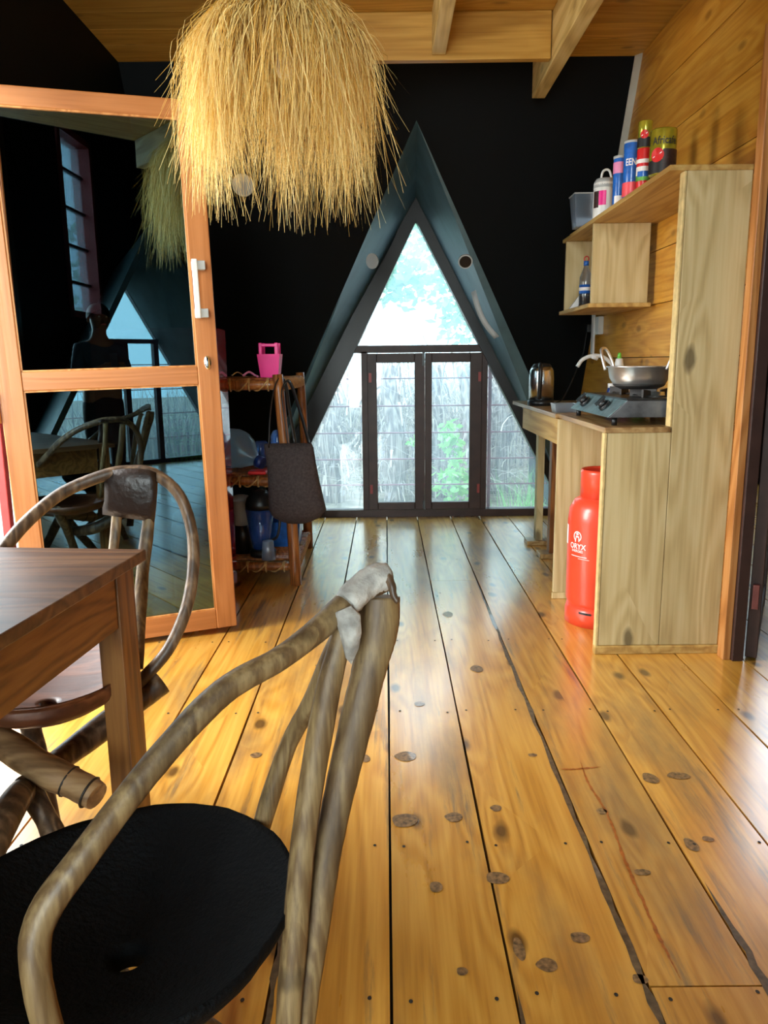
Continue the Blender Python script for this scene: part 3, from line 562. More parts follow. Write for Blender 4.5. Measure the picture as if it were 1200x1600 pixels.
# ------------------------------------------------------------------ rear of the room (behind the camera, seen in the door glass, save the added left window)
RX, RY, RZ = 1.40, -2.72, 2.24; hb = 1.30
mb = MB()
mb.prism([(0.0, RY, 0), (RX - hb, RY, 0), (RX, RY, RZ), (RX, RY, 4.6), (0.0, RY, 4.6)], (0, -0.1, 0))
mb.box((XL, RY - 0.1, 3.5), (0.0, RY, 4.6)); mb.box((XL, RY - 0.1, 0), (0.0, RY, 0.15))
mb.prism([(RX + hb, RY, 0), (4.6, RY, 0), (4.6, RY, 4.6), (RX, RY, 4.6), (RX, RY, RZ)], (0, -0.1, 0))
mb.box((XL, -3.0, 4.6), (4.6, 0.6, 4.65)); mb.box((XL, 0.5, 2.83), (4.6, 0.55, 4.6))
struct(mb.build('wall_rear', 'black'))
mb = MB(); mb.prism([(RX - hb, RY, 0), (RX, RY, RZ), (RX, RY + 1.1, RZ + 0.4), (RX - hb - 0.2, RY + 1.1, 0)], (-0.05, 0, 0.03)); struct(mb.build('wall_rear_gable_left', 'cheek'))
mb = MB(); mb.prism([(RX + hb, RY, 0), (RX, RY, RZ), (RX, RY + 1.1, RZ + 0.4), (RX + hb + 0.2, RY + 1.1, 0)], (0.05, 0, 0.03)); struct(mb.build('wall_rear_gable_right', 'cheek'))
w5 = bpy.data.objects.new('added_rear_window', None); COL.objects.link(w5); w5.location = (-0.72, RY, 0.15); struct(w5)  # added window, never in view, put in to light the room from behind
for a, b_ in (((XL, RY - 0.08, 0.15), (XL + 0.05, RY, 3.5)), ((-0.05, RY - 0.08, 0.15), (0, RY, 3.5)), ((-0.745, RY - 0.08, 0.2), (-0.695, RY, 3.45)), ((XL + 0.05, RY - 0.08, 0.15), (-0.05, RY, 0.2)), ((XL + 0.05, RY - 0.08, 3.45), (-0.05, RY, 3.5)), ((XL + 0.05, RY - 0.07, 2.1), (-0.05, RY - 0.01, 2.15))):
    mb = MB(); mb.box(a, b_); mb.build('frame', 'frame', w5)
mb = MB(); mb.box((XL + 0.05, RY - 0.045, 0.2), (-0.05, RY - 0.04, 3.45)); mb.build('pane', 'glass_window', w5)
w4 = bpy.data.objects.new('window_4', None); COL.objects.link(w4); w4.location = (RX, RY, 0); struct(w4)
def rb(a, b_, nm='frame', mt='frame'): mb = MB(); mb.box(a, b_); return mb.build(nm, mt, w4)
tz = 1.50; ht = hb * (RZ - tz) / RZ
rb((RX - ht, RY - 0.03, tz - 0.05), (RX + ht, RY + 0.05, tz)); rb((RX - hb, RY - 0.03, 0), (RX + hb, RY + 0.05, 0.05))
for x in (-0.42, -0.02, 0.36): rb((RX + x, RY - 0.03, 0.05), (RX + x + 0.06, RY + 0.05, tz - 0.05), 'mullion')
for z in (0.3, 0.6, 0.9, 1.2):
    hh = hb * (RZ - z) / RZ; mb = MB(); mb.tube([(RX - hh, RY - 0.06, z), (RX + hh, RY - 0.06, z)], 0.006, 8); mb.build('burglar_bar', 'bar_pink', w4)
mb = MB(); mb.prism([(RX - hb, RY - 0.02, 0.03), (RX + hb, RY - 0.02, 0.03), (RX, RY - 0.02, RZ)], (0, 0.004, 0)); mb.build('pane', 'glass_window', w4)

# ================================================================== LARGE OBJECTS
# ------------------------------------------------------------------ dining table
c0 = atz(228, 858, 0.75); TD = Vector((-0.10, -0.995, 0)).normalized(); TE = Vector((-0.995, 0.10, 0)).normalized()
tb = thing('dining_table', (c0.x - 0.45, c0.y - 0.6, 0), 'dark brown wooden dining table at the left edge', 'table')
TM = Matrix(((-TE.x, TD.x * -1, 0, c0.x), (-TE.y, -TD.y, 0, c0.y), (0, 0, 1, 0), (0, 0, 0, 1)))   # local: x<=0, y<=0 away from the far right corner
mb = MB(); mb.box((-0.70, -1.25, 0.722), (0, 0, 0.75), mat=TM); mb.build('tabletop', 'table', tb, bevel=0.003)
mb = MB(); mb.box((-0.055, -1.10, 0.585), (-0.03, -0.12, 0.721), mat=TM); mb.build('apron', 'table_apron', tb)
mb = MB(); mb.box((-0.62, -0.06, 0.585), (-0.10, -0.035, 0.721), mat=TM); mb.build('apron', 'table_apron', tb)
mb = MB(); mb.box((-0.67, -1.10, 0.585), (-0.645, -0.12, 0.721), mat=TM); mb.build('apron', 'table_apron', tb)
for x in (-0.085, -0.68):
    for y in (-0.115, -1.2):
        mb = MB(); mb.box((x, y, 0), (x + 0.06, y + 0.09, 0.721), mat=TM); mb.build('leg', 'table_leg', tb, bevel=0.003)

# ------------------------------------------------------------------ dish seats
def dish(c, rad, sag, thick, hole, name, mat, parent, seed=1, edge=0.03, hole_c=(0, 0), lip=0.0):
    rnd = random.Random(seed); n = 64; rings = [hole, hole + 0.012, 0.07, 0.10, 0.13, 0.16, 0.19, 0.21, 0.225, 0.235]
    rings = [hole + (r_ - hole) * (rad - hole) / (0.235 - hole) for r_ in rings]
    ph = [rnd.uniform(0, 6.28) for _ in range(6)]
    def wob(a): return 1 + edge * (math.sin(3 * a + ph[0]) * 0.5 + math.sin(5 * a + ph[1]) * 0.3 + math.sin(11 * a + ph[2]) * 0.12 + math.sin(23 * a + ph[3]) * 0.1)
    vs = []; fs = []
    for side in (0, 1):
        for i, r_ in enumerate(rings):
            for j in range(n):
                a = 2 * math.pi * j / n; t = i / (len(rings) - 1); rr = r_ * lerp(1, wob(a), t)
                z = -sag * (1 - (r_ / rad) ** 2.2) + lip * math.sin(2 * a + ph[4]) * t
                cx = hole_c[0] * (1 - t); cy = hole_c[1] * (1 - t)
                if side: z -= thick * (1 - 0.55 * (t ** 6))
                vs.append((c[0] + cx + rr * math.cos(a), c[1] + cy + rr * math.sin(a), c[2] + z))
    k = len(rings)
    for side in (0, 1):
        o = side * k * n
        for i in range(k - 1):
            for j in range(n):
                q = (j + 1) % n; fs.append((o + i * n + j, o + i * n + q, o + (i + 1) * n + q, o + (i + 1) * n + j))
    for i in (0, k - 1):
        for j in range(n):
            q = (j + 1) % n; fs.append((i * n + j, i * n + q, k * n + i * n + q, k * n + i * n + j))
    mb = MB(); mb.add(vs, fs, 0, True); return mb.build(name, mat, parent)

# ------------------------------------------------------------------ foreground chair
ch = thing('rustic_chair', (-0.3, 0.98, 0), 'rustic branch chair with a round black hide seat in the near foreground', 'chair')
dish((-0.388, 0.978, 0.45), 0.242, 0.085, 0.038, 0.026, 'seat', 'hide_black', ch, 4, 0.035, (0.01, -0.02), 0.012)
mb = MB(); stick(mb, [at(606, 903, 1.045), at(560, 925, 1.02), at(505, 975, 0.98), at(440, 1025, 0.93), at(345, 1082, 0.88), at(240, 1192, 0.82), at(130, 1335, 0.755), at(62, 1440, 0.72), at(58, 1540, 0.70), at(95, 1680, 0.70)], (0.0175, 0.0155), 14, seed=3, wob=0.06)
mb.build('backrest_hoop', 'stick', ch)
mb = MB(); stick(mb, [at(585, 925, 1.07), at(530, 1000, 1.10), at(485, 1095, 1.14), at(450, 1170, 1.16), at(408, 1290, 1.165)], (0.014, 0.0155), 12, seed=5, wob=0.05)
mb.build('backrest_hoop', 'stick', ch)
A = spath([at(545, 960, 1.01), at(535, 1000, 1.0), at(510, 1098, 0.985), at(474, 1305, 0.96), at(452, 1541, 0.93)], 7)
def to_floor(P):
    d = (P[-1] - P[-8]) / 7; d = Vector((d.x * 0.7, d.y * 0.7, d.z)); q = P[-1]
    while q.z + d.z > 0.01: q = q + d; P.append(q)
    return P
A = to_floor(A)
mb = MB(); stick(mb, A, (0.016, 0.019), 9, flat=0.7, seed=7, wob=0.07, sub=2, up=(0, 1, 0), jit=0.0015); mb.build('back_slat', 'stick', ch)
B = spath([at(592, 930, 1.06), at(585, 1000, 1.05), at(564, 1098, 1.035), at(518, 1305, 1.0), at(478, 1541, 0.96)], 7)
B = to_floor(B)
mb = MB(); stick(mb, B, (0.031, 0.017), 9, flat=0.6, seed=9, wob=0.08, sub=2, up=(0, 1, 0), jit=0.0015); mb.build('back_slat', 'stick', ch)
# pale hide wrapped over the top of the hoop, with a flap and a curled end
mb = MB(); mb.tube(spath([at(610, 900, 1.045), at(585, 905, 1.035), at(562, 922, 1.02), at(540, 945, 1.0)], 5), [0.012, 0.019, 0.020, 0.021, 0.021, 0.021, 0.021, 0.021, 0.0205, 0.020, 0.0205, 0.021, 0.021, 0.021, 0.020, 0.018], 14, wob=0.06, seed=2)
hw = mb.build('hide_wrap', 'hide_white', ch); tag(hw, 'pale speckled hide wrapped over the top of the hoop')
fl = [(524, 958), (548, 948), (563, 962), (565, 990), (560, 1015), (549, 1038), (540, 1028), (533, 1000), (527, 978)]
mb = MB(); P0 = [at(x, y, 0.975 + 0.0 * y) for x, y in fl]; cc = sum(P0, Vector()) / len(P0) + Vector((0.004, -0.012, 0))
P1 = [p + Vector((0, 0.006, 0)) for p in P0]; n = len(P0)
mb.add([cc] + P0 + P1, [(0, 1 + i, 1 + (i + 1) % n) for i in range(n)] + [(1 + i, 1 + n + i, 1 + n + (i + 1) % n, 1 + (i + 1) % n) for i in range(n)] + [tuple(1 + n + i for i in range(n))], 0, True)
mb.build('hide_flap', 'hide_white', hw)
mb = MB(); mb.tube(spath([at(604, 900, 1.03), at(612, 915, 1.02), at(615, 930, 1.015), at(622, 942, 1.01)], 4), [0.008, 0.008, 0.007, 0.006, 0.006, 0.006, 0.0055, 0.005, 0.005, 0.0045, 0.004, 0.004, 0.003], 8)
mb.build('hide_curl', 'stick_dark', hw)
for i, (p, q) in enumerate((((-0.24, 1.06, 0.355), (-0.50, 0.80, 0.0)), ((-0.50, 1.06, 0.355), (-0.19, 0.84, 0.0)), ((-0.40, 0.85, 0.355), (-0.30, 1.18, 0.0)), ((-0.25, 0.90, 0.355), (-0.42, 1.16, 0.0)))):
    mb = MB(); stick(mb, [p, tuple((a + b_) / 2 + 0.01 for a, b_ in zip(p, q)), q], (0.022, 0.02), 12, seed=20 + i); mb.build('leg', 'stick', ch)

# ------------------------------------------------------------------ chair behind the table
c1 = thing('rustic_chair', (-0.8, 1.75, 0), 'rustic hoop back chair with a carved red-brown wooden seat behind the table', 'chair')
dish((-0.885, 1.85, 0.445), 0.235, 0.06, 0.035, 0.02, 'seat', 'seat_wood', c1, 8, 0.02, (0.05, -0.09), 0.008)
mb = MB(); stick(mb, [at(-95, 1060, 1.70), at(-75, 960, 1.80), at(2, 862, 1.93), at(45, 812, 2.00), at(100, 768, 2.08), at(165, 741, 2.13), at(205, 735, 2.15), at(240, 740, 2.145), at(278, 772, 2.12), at(298, 828, 2.09), at(301, 890, 2.05), at(290, 955, 2.0), at(262, 1018, 1.95), at(214, 1072, 1.93)], (0.017, 0.0165), 14, seed=11, wob=0.04, sub=5, jit=0.002)
mb.build('backrest_hoop', 'stick_dark', c1)
mb = MB(); stick(mb, [at(184, 745, 2.155), at(178, 860, 2.12), at(172, 1000, 2.0)], (0.015, 0.013), 12, flat=0.6, seed=12, up=(0, 1, 0)); mb.build('back_slat', 'stick', c1)
mb = MB(); stick(mb, [at(236, 748, 2.155), at(226, 880, 2.11), at(213, 1045, 1.95)], (0.019, 0.017), 12, flat=0.6, seed=13, up=(0, 1, 0)); mb.build('back_slat', 'stick', c1)
mb = MB(); vs = []; fs = []
cols = 9; rows = [(737, 2.172), (733, 2.15), (736, 2.125), (755, 2.118), (780, 2.122), (800, 2.130), (811, 2.136)]
for j in range(cols):
    x = lerp(163, 244, j / (cols - 1)); sag = 6 * math.sin(math.pi * j / (cols - 1))
    for i, (y, Y) in enumerate(rows):
        yy = y + (lerp(-7, 5, j / (cols - 1)) if i > 4 else (3 if j in (0, cols - 1) else 0)) - (sag if i < 4 else 0) * 0.4
        vs.append(at(x - (3 if i > 4 else 0), yy, Y - 0.006 * math.sin(math.pi * j / (cols - 1))))
nr = len(rows)
for j in range(cols - 1):
    for i in range(nr - 1): fs.append((j * nr + i, (j + 1) * nr + i, (j + 1) * nr + i + 1, j * nr + i + 1))
mb.add(vs, fs, 0, True); o = mb.build('leather_patch', 'leather', c1); so = o.modifiers.new('s', 'SOLIDIFY'); so.thickness = 0.004
tag(o, 'dark leather patch lashed over the top of the hoop')
mb = MB(); stick(mb, [at(-60, 1118, 1.70), at(20, 1172, 1.63), at(95, 1215, 1.58), at(150, 1243, 1.55)], (0.037, 0.032), 14, seed=14); mb.build('leg_log', 'log', c1)
mb = MB(); stick(mb, [at(254, 1066, 1.97), at(205, 1102, 1.92), at(140, 1152, 1.84), at(60, 1215, 1.68), at(0, 1292, 1.42), Vector((-0.86, 1.18, 0.02))], (0.035, 0.028), 14, seed=15); mb.build('leg_log', 'stick_dark', c1)
mb = MB(); stick(mb, [at(40, 1215, 1.6), at(70, 1270, 1.56), at(95, 1330, 1.52), Vector((-0.63, 1.46, 0.02))], (0.026, 0.024), 14, seed=16); mb.build('leg_log', 'stick_dark', c1)
mb = MB(); stick(mb, [(-0.98, 1.90, 0.40), (-0.9, 1.8, 0.25), (-0.80, 1.66, 0.02)], (0.026, 0.024), 14, seed=17); mb.build('leg_log', 'stick_dark', c1)
mb = MB()
for (x, y, Y, ax) in ((108, 1221, 1.575, 0), (140, 1238, 1.555, 0)):
    c = at(x, y, Y); d = (at(150, 1243, 1.55) - at(95, 1215, 1.58)).normalized(); u = d.orthogonal().normalized(); v = d.cross(u)
    mb.tube([c + (u * math.cos(t) + v * math.sin(t)) * 0.034 + d * 0.004 * math.sin(t) for t in [k * math.pi / 8 for k in range(17)]], 0.0028, 6)
mb.build('binding_wire', 'wire', c1)

# ------------------------------------------------------------------ straw pendant lamp
LX, LY = -0.315, 2.70
lamp = thing('pendant_lamp', (LX, LY, ZC), 'shaggy golden straw pendant lampshade hanging from the ceiling', 'lamp')
mb = MB(); mb.tube([(LX, LY, 2.40), (LX, LY, ZC)], 0.004, 8); mb.build('cord', 'cord', lamp)
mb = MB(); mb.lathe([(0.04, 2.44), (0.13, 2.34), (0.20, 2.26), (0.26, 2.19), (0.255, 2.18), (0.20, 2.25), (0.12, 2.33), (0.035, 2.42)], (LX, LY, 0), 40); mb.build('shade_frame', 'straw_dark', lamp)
mb = MB(); mb.lathe([(0.0, 2.10), (0.02, 2.105), (0.032, 2.13), (0.028, 2.16), (0.014, 2.19), (0.014, 2.23), (0, 2.23)], (LX, LY, 0), 20); mb.build('bulb', 'bulb', lamp)
def strand(mb, pts, w, mi):
    vs = []; fs = []; k = len(pts); ang = random.uniform(0, math.pi); s = Vector((math.cos(ang), math.sin(ang), random.uniform(-0.2, 0.2))) * w
    for i, p in enumerate(pts):
        ww = s * (1 - 0.75 * i / (k - 1)); vs += [p - ww, p + ww]
    for i in range(k - 1): fs.append((2 * i, 2 * i + 1, 2 * i + 3, 2 * i + 2))
    mb.add(vs, fs, mi)
random.seed(21)
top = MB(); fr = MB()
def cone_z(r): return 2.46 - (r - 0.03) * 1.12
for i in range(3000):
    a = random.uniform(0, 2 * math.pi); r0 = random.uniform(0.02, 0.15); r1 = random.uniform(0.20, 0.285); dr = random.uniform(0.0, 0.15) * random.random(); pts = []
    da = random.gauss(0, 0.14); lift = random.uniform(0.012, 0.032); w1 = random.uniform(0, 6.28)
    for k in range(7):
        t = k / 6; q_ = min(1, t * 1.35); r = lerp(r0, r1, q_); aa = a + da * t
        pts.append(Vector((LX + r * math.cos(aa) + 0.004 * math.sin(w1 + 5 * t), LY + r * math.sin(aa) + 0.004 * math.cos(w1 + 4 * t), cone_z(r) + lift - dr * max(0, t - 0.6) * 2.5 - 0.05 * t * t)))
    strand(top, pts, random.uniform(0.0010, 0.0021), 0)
CL = [(random.uniform(0, 2 * math.pi), random.uniform(-0.10, 0.06), random.uniform(-0.25, 0.25)) for _ in range(46)]
for i in range(6400):
    ca, cb, cd_ = random.choice(CL); a = ca + random.gauss(0, 0.16); tier = random.random()
    r0 = 0.10 + 0.145 * math.sqrt(tier); z0 = cone_z(r0) + random.uniform(-0.01, 0.02)
    L_ = random.uniform(0.20, 0.58) + cb * 0.8
    if random.random() < 0.5: L_ *= 0.75
    bot = max(z0 - L_, 1.655 + random.uniform(0, 0.04))
    out = random.uniform(0.015, 0.075) * (1 + (0.7 if random.random() < 0.08 else 0)); pts = []; da = random.gauss(0, 0.10) + cd_ * 0.3
    cx = random.gauss(0, 0.03); cy = random.gauss(0, 0.03); w1 = random.uniform(0, 6.28); wa = random.uniform(0.002, 0.010); n = 8
    for k in range(n):
        t = k / (n - 1); r = r0 + out * min(1, t * 2.2) ** 0.75 + 0.01 * t; aa = a + da * t
        z = lerp(z0, bot, t ** 1.2)
        pts.append(Vector((LX + r * math.cos(aa) + cx * t * t * 1.5 + wa * math.sin(w1 + 5 * t), LY + r * math.sin(aa) + cy * t * t * 1.5 + wa * math.cos(w1 + 4 * t), z)))
    strand(fr, pts, random.uniform(0.0008, 0.0021), 0)
for i in range(260):                                     # loose strands sticking out at the brim
    a = random.uniform(0, 2 * math.pi); r0 = random.uniform(0.18, 0.26); L_ = random.uniform(0.05, 0.13); pts = []; up = random.uniform(-0.6, 0.5)
    for k in range(5):
        t = k / 4; r = r0 + L_ * t * 0.75
        pts.append(Vector((LX + r * math.cos(a), LY + r * math.sin(a), cone_z(r0) + 0.01 + L_ * (up * t - 0.9 * t * t))))
    strand(fr, pts, 0.0012, 0)
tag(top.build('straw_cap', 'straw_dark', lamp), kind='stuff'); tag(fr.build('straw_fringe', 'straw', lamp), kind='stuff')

# ------------------------------------------------------------------ kitchen counter
kc = thing('kitchen_counter', (1.1, 3.9, 0), 'raw pine kitchen counter with a tall end board along the right wall', 'counter')
YF = 3.03
p_l = at(934, 1015, YF); X0 = p_l.x; X1 = at(1029, 1015, YF).x; X2 = at(1120, 1015, YF).x
CT = at(950, 668, YF).z
TT = at(1100, 257, YF).z
mb = MB(); mb.box((X0, YF, 0.035), (X1 - 0.002, YF + 0.022, CT - 0.022)); mb.build('end_panel', 'pine', kc, bevel=0.002)
mb = MB(); mb.box((X1, YF, 0.035), (X2, YF + 0.022, TT - 0.02)); mb.build('tall_end_board', 'pine', kc, bevel=0.002)
mb = MB(); mb.box((X1 - 0.012, YF + 0.0, CT), (X1 - 0.001, YF + 0.045, TT - 0.02)); mb.box((X0 - 0.014, YF - 0.002, 0.0), (X0 - 0.001, YF + 0.03, CT - 0.022)); mb.build('edge_strip', 'pine_edge', kc, bevel=0.003)
mb = MB(); mb.box((X0 - 0.016, YF - 0.012, 0.0), (X2 + 0.002, YF + 0.02, 0.034)); mb.build('plinth', 'pine_y', kc, bevel=0.003)
mb = MB(); mb.box((X0 - 0.012, YF - 0.004, CT - 0.022), (X1 - 0.013, 3.84, CT)); mb.box((X1 - 0.013, YF + 0.05, CT - 0.022), (XR - 0.001, 3.84, CT)); mb.build('counter_top', 'counter', kc, bevel=0.003)
mb = MB(); mb.box((X0 - 0.03, 3.842, CT - 0.022), (XR - 0.001, 5.15, CT)); mb.build('counter_top', 'counter', kc, bevel=0.003)
mb = MB(); mb.box((X0 - 0.022, 3.83, CT - 0.15), (X0 + 0.0, 4.80, CT - 0.024)); mb.build('fascia', 'pine_y', kc, bevel=0.002)
mb = MB(); mb.box((X0 - 0.022, 3.80, 0.03), (XR - 0.001, 3.825, CT - 0.024)); mb.box((X0 - 0.03, 3.785, 0.0), (XR - 0.001, 3.80, 0.03)); mb.build('partition', 'pine', kc, bevel=0.002)
for (x, y, wd, mt) in ((1.00, 4.62, 0.035, 'rack'), (0.985, 4.97, 0.045, 'pine')):
    mb = MB(); mb.box((x, y, 0.03), (x + wd, y + 0.07, CT - 0.024)); mb.build('leg', mt, kc, bevel=0.003)
    mb = MB(); mb.box((x - 0.06, y - 0.03, 0.0), (x + 0.14, y + 0.09, 0.03)); mb.build('foot', 'counter', kc, bevel=0.003)
# wall shelf
ws = thing('hanging_shelf', (1.25, 3.8, 1.5), 'pine wall shelf with an open compartment above the stove', 'shelf')
SZ = TT; XS = at(1047, 257, YF).x
mb = MB(); mb.box((XS, YF - 0.004, SZ - 0.02), (XR - 0.001, 4.60, SZ)); mb.build('top_board', 'pine_y', ws, bevel=0.002)
CY0 = 4.12; CY1 = 4.72; CZ = at(925, 474, CY0).z
mb = MB(); mb.box((XS + 0.01, CY0, CZ + 0.0), (XR - 0.04, CY0 + 0.02, SZ - 0.021)); mb.build('divider', 'pine', ws, bevel=0.002)
mb = MB(); mb.box((XS + 0.01, CY1, CZ), (XR - 0.04, CY1 + 0.02, SZ - 0.021)); mb.build('end_board', 'pine', ws, bevel=0.002)
mb = MB(); mb.box((XS - 0.01, CY0 - 0.03, CZ - 0.022), (XR - 0.03, CY1 + 0.05, CZ - 0.001)); mb.build('bottom_board', 'pine_y', ws, bevel=0.002)
mb = MB(); mb.box((XS + 0.005, 4.602, SZ - 0.02), (XR - 0.001, 4.80, SZ - 0.001)); mb.build('top_board', 'pine_y', ws, bevel=0.002)

# ------------------------------------------------------------------ gas bottle
GX, GY = 0.992, 3.46
gb = thing('gas_cylinder', (GX, GY, 0), 'tall red steel gas cylinder standing under the kitchen counter', 'gas cylinder')
g = MB(); g.lathe([(0.0, 0.05), (0.10, 0.052), (0.14, 0.075), (0.155, 0.11), (0.156, 0.48), (0.15, 0.535), (0.128, 0.575), (0.10, 0.592), (0.0, 0.60)], (GX, GY, 0), 48); g.build('body', 'gas_red', gb)
g = MB(); g.lathe([(0.150, 0.0), (0.157, 0.0), (0.157, 0.055), (0.148, 0.09), (0.142, 0.09), (0.150, 0.05), (0.150, 0.0)], (GX, GY, 0), 48); g.build('foot_ring', 'gas_red', gb)
g = MB(); patch(g, (GX, GY), 0.1578, R(-140), R(-118), 0.062, 0.072); g.build('ring_slot', 'black_print', gb)
g = MB(); g.lathe([(0.102, 0.58), (0.106, 0.58), (0.106, 0.70), (0.104, 0.715), (0.098, 0.712), (0.100, 0.70), (0.100, 0.58)], (GX, GY, 0), 40); g.build('collar', 'gas_red', gb)
g = MB(); g.lathe([(0.0, 0.60), (0.025, 0.60), (0.025, 0.66), (0.018, 0.68), (0.0, 0.68)], (GX, GY, 0), 16); g.box((GX - 0.09, GY - 0.012, 0.66), (GX - 0.02, GY + 0.012, 0.685)); g.build('valve', 'alu', gb)
LA = math.atan2(-GY, -GX) - R(43)
TS = 0.74
g = MB(); v_, f_ = text_geo('ORYX', 0.047 * TS); wrap(g, v_, f_, (GX, GY), 0.1568, LA, 0.373)
v_, f_ = text_geo('ENERGIES', 0.021 * TS); wrap(g, v_, f_, (GX, GY), 0.1568, LA, 0.352)
ringv = []; ringf = []
for k in range(28):
    t = R(-60) + k / 27 * R(300); ringv += [Vector((0.025 * TS * math.cos(t), 0.025 * TS * math.sin(t), 0)), Vector((0.032 * TS * math.cos(t), 0.032 * TS * math.sin(t), 0))]
for k in range(27): ringf.append((2 * k, 2 * k + 1, 2 * k + 3, 2 * k + 2))
wrap(g, ringv, ringf, (GX, GY), 0.1568, LA, 0.420)
def pol(pts): return [Vector((x * TS, y * TS, 0)) for x, y in pts], [tuple(range(len(pts)))]
for pts in ([(-0.014, 0.012), (-0.004, 0.022), (0.006, 0.022), (0.010, 0.012), (0.003, 0.006), (-0.004, 0.010)], [(-0.015, -0.018), (-0.010, -0.018), (-0.006, 0.004), (-0.012, 0.006)], [(-0.006, -0.006), (0.012, -0.008), (0.014, 0.002), (-0.006, 0.004)], [(0.010, -0.032), (0.016, -0.032), (0.016, -0.006), (0.010, -0.006)], [(-0.020, -0.036), (-0.012, -0.036), (-0.010, -0.016), (-0.016, -0.016)]):
    v_, f_ = pol(pts); wrap(g, v_, f_, (GX, GY), 0.1568, LA, 0.420)
patch(g, (GX, GY), 0.1568, LA - 0.24, LA + 0.34, 0.327, 0.330); patch(g, (GX, GY), 0.1568, LA + 0.05, LA + 0.42, 0.318, 0.320)
patch(g, (GX, GY), 0.1568, LA - 0.72, LA - 0.50, 0.37, 0.46)
g.build('printed_logo', 'white_print', gb)

# ------------------------------------------------------------------ stove, pan, kettle
SX0, SX1, SY0, SY1 = 0.893, 1.32, 3.10, 3.74; SB = CT + 0.032; ST = CT + 0.105
st = thing('gas_stove', (1.13, 3.42, CT), 'two burner steel gas stove with black knobs on the counter', 'stove')
s = MB(); s.prism([(SX0, SY0, SB), (SX0 + 0.075, SY0, ST - 0.004), (SX1, SY0, ST - 0.004), (SX1, SY0, SB)], (0, SY1 - SY0, 0)); s.build('body', 'stove_side', st, bevel=0.003)
nv = Vector((-(ST - SB), 0, 0.075)).normalized()
s = MB(); a = Vector((SX0, SY0 + 0.004, SB)) + nv * 0.002; u1 = Vector((0.075, 0, ST - SB - 0.006))
s.prism([a, a + Vector((0, SY1 - SY0 - 0.008, 0)), a + u1 + Vector((0, SY1 - SY0 - 0.008, 0)), a + u1], nv * 0.002); s.build('front_panel', 'stove_front', st)
s = MB(); s.box((SX0 + 0.068, SY0 - 0.006, ST - 0.004), (SX1 + 0.004, SY1 + 0.006, ST + 0.003)); s.build('top_plate', 'blackplastic', st, bevel=0.002)
for y in (SY0 + 0.16, SY1 - 0.16):
    c = Vector((SX0 + 0.034, y, (SB + ST) / 2 - 0.002)) + nv * 0.004
    s = MB(); ring = []
    u = Vector((0, 1, 0)); v = nv.cross(u)
    s.tube([c, c + nv * 0.012], 0.027, 20); s.tube([c + nv * 0.012, c + nv * 0.028], 0.019, 16)
    s.prism([c + nv * 0.028 + u * 0.006 - v * 0.026, c + nv * 0.028 + u * 0.006 + v * 0.026, c + nv * 0.028 - u * 0.006 + v * 0.026, c + nv * 0.028 - u * 0.006 - v * 0.026], nv * 0.012)
    s.build('knob', 'blackplastic', st)
for x in (SX0 + 0.02, SX1 - 0.05):
    for y in (SY0 + 0.015, SY1 - 0.04):
        s = MB(); s.tube([(x + 0.012, y + 0.012, CT), (x + 0.012, y + 0.012, SB)], 0.011, 12); s.build('foot', 'blackplastic', st)
BX = 1.135
for y in (SY0 + 0.17, SY1 - 0.17):
    s = MB(); s.lathe([(0.0, ST), (0.062, ST), (0.066, ST + 0.004), (0.05, ST + 0.006), (0.038, ST + 0.008), (0.036, ST + 0.022), (0.0, ST + 0.024)], (BX, y, 0), 28); s.build('burner', 'alu', st)
    s = MB()
    for k in range(4):
        a = k * math.pi / 2 + math.pi / 4; d = Vector((math.cos(a), math.sin(a), 0)); n_ = Vector((-d.y, d.x, 0)) * 0.004
        p = Vector((BX, y, ST + 0.003)); s.prism([p + d * 0.045 - n_, p + d * 0.115 - n_, p + d * 0.115 - n_ + Vector((0, 0, 0.032)), p + d * 0.05 - n_ + Vector((0, 0, 0.026))], n_ * 2)
    s.tube([(BX + 0.09 * math.cos(q_ * math.pi / 12), y + 0.09 * math.sin(q_ * math.pi / 12), ST + 0.008) for q_ in range(25)], 0.003, 6); s.build('pan_support', 'soot', st)
PZ = ST + 0.036; PY = SY0 + 0.19
pc = Vector((BX - 0.065, PY, PZ))
pan = thing('cooking_pot', pc, 'shallow aluminium cooking pot with loop handles on the near burner', 'pot')
s = MB(); s.lathe([(0.0, 0), (0.075, 0.0), (0.10, 0.012), (0.122, 0.045), (0.130, 0.088), (0.136, 0.090), (0.136, 0.094), (0.128, 0.092), (0.119, 0.047), (0.097, 0.015), (0.0, 0.004)], pc, 40); s.build('pot_body', 'alu', pan)
s = MB(); s.lathe([(0.0, -0.001), (0.076, -0.001), (0.101, 0.011), (0.108, 0.020), (0.100, 0.012), (0.0, 0.001)], pc, 40); s.build('sooty_base', 'soot', pan)
for sgn in (-1, 1):
    d = Vector((sgn * math.cos(R(42)), -sgn * math.sin(R(42)), 0)); n_ = Vector((-d.y, d.x, 0))
    s = MB(); s.tube(spath([pc + d * 0.133 + n_ * -0.045 + Vector((0, 0, 0.078)), pc + d * 0.150 + n_ * -0.040 + Vector((0, 0, 0.125)), pc + d * 0.165 + n_ * -0.02 + Vector((0, 0, 0.165)), pc + d * 0.167 + n_ * 0.02 + Vector((0, 0, 0.165)), pc + d * 0.150 + n_ * 0.040 + Vector((0, 0, 0.125)), pc + d * 0.133 + n_ * 0.045 + Vector((0, 0, 0.078))], 5), 0.0065, 10); s.build('handle', 'alu', pan)
kx, ky = at(845, 632, 4.62).x, 4.62
kt = thing('electric_kettle', (kx, ky, CT), 'steel and black electric kettle at the far end of the counter', 'kettle')
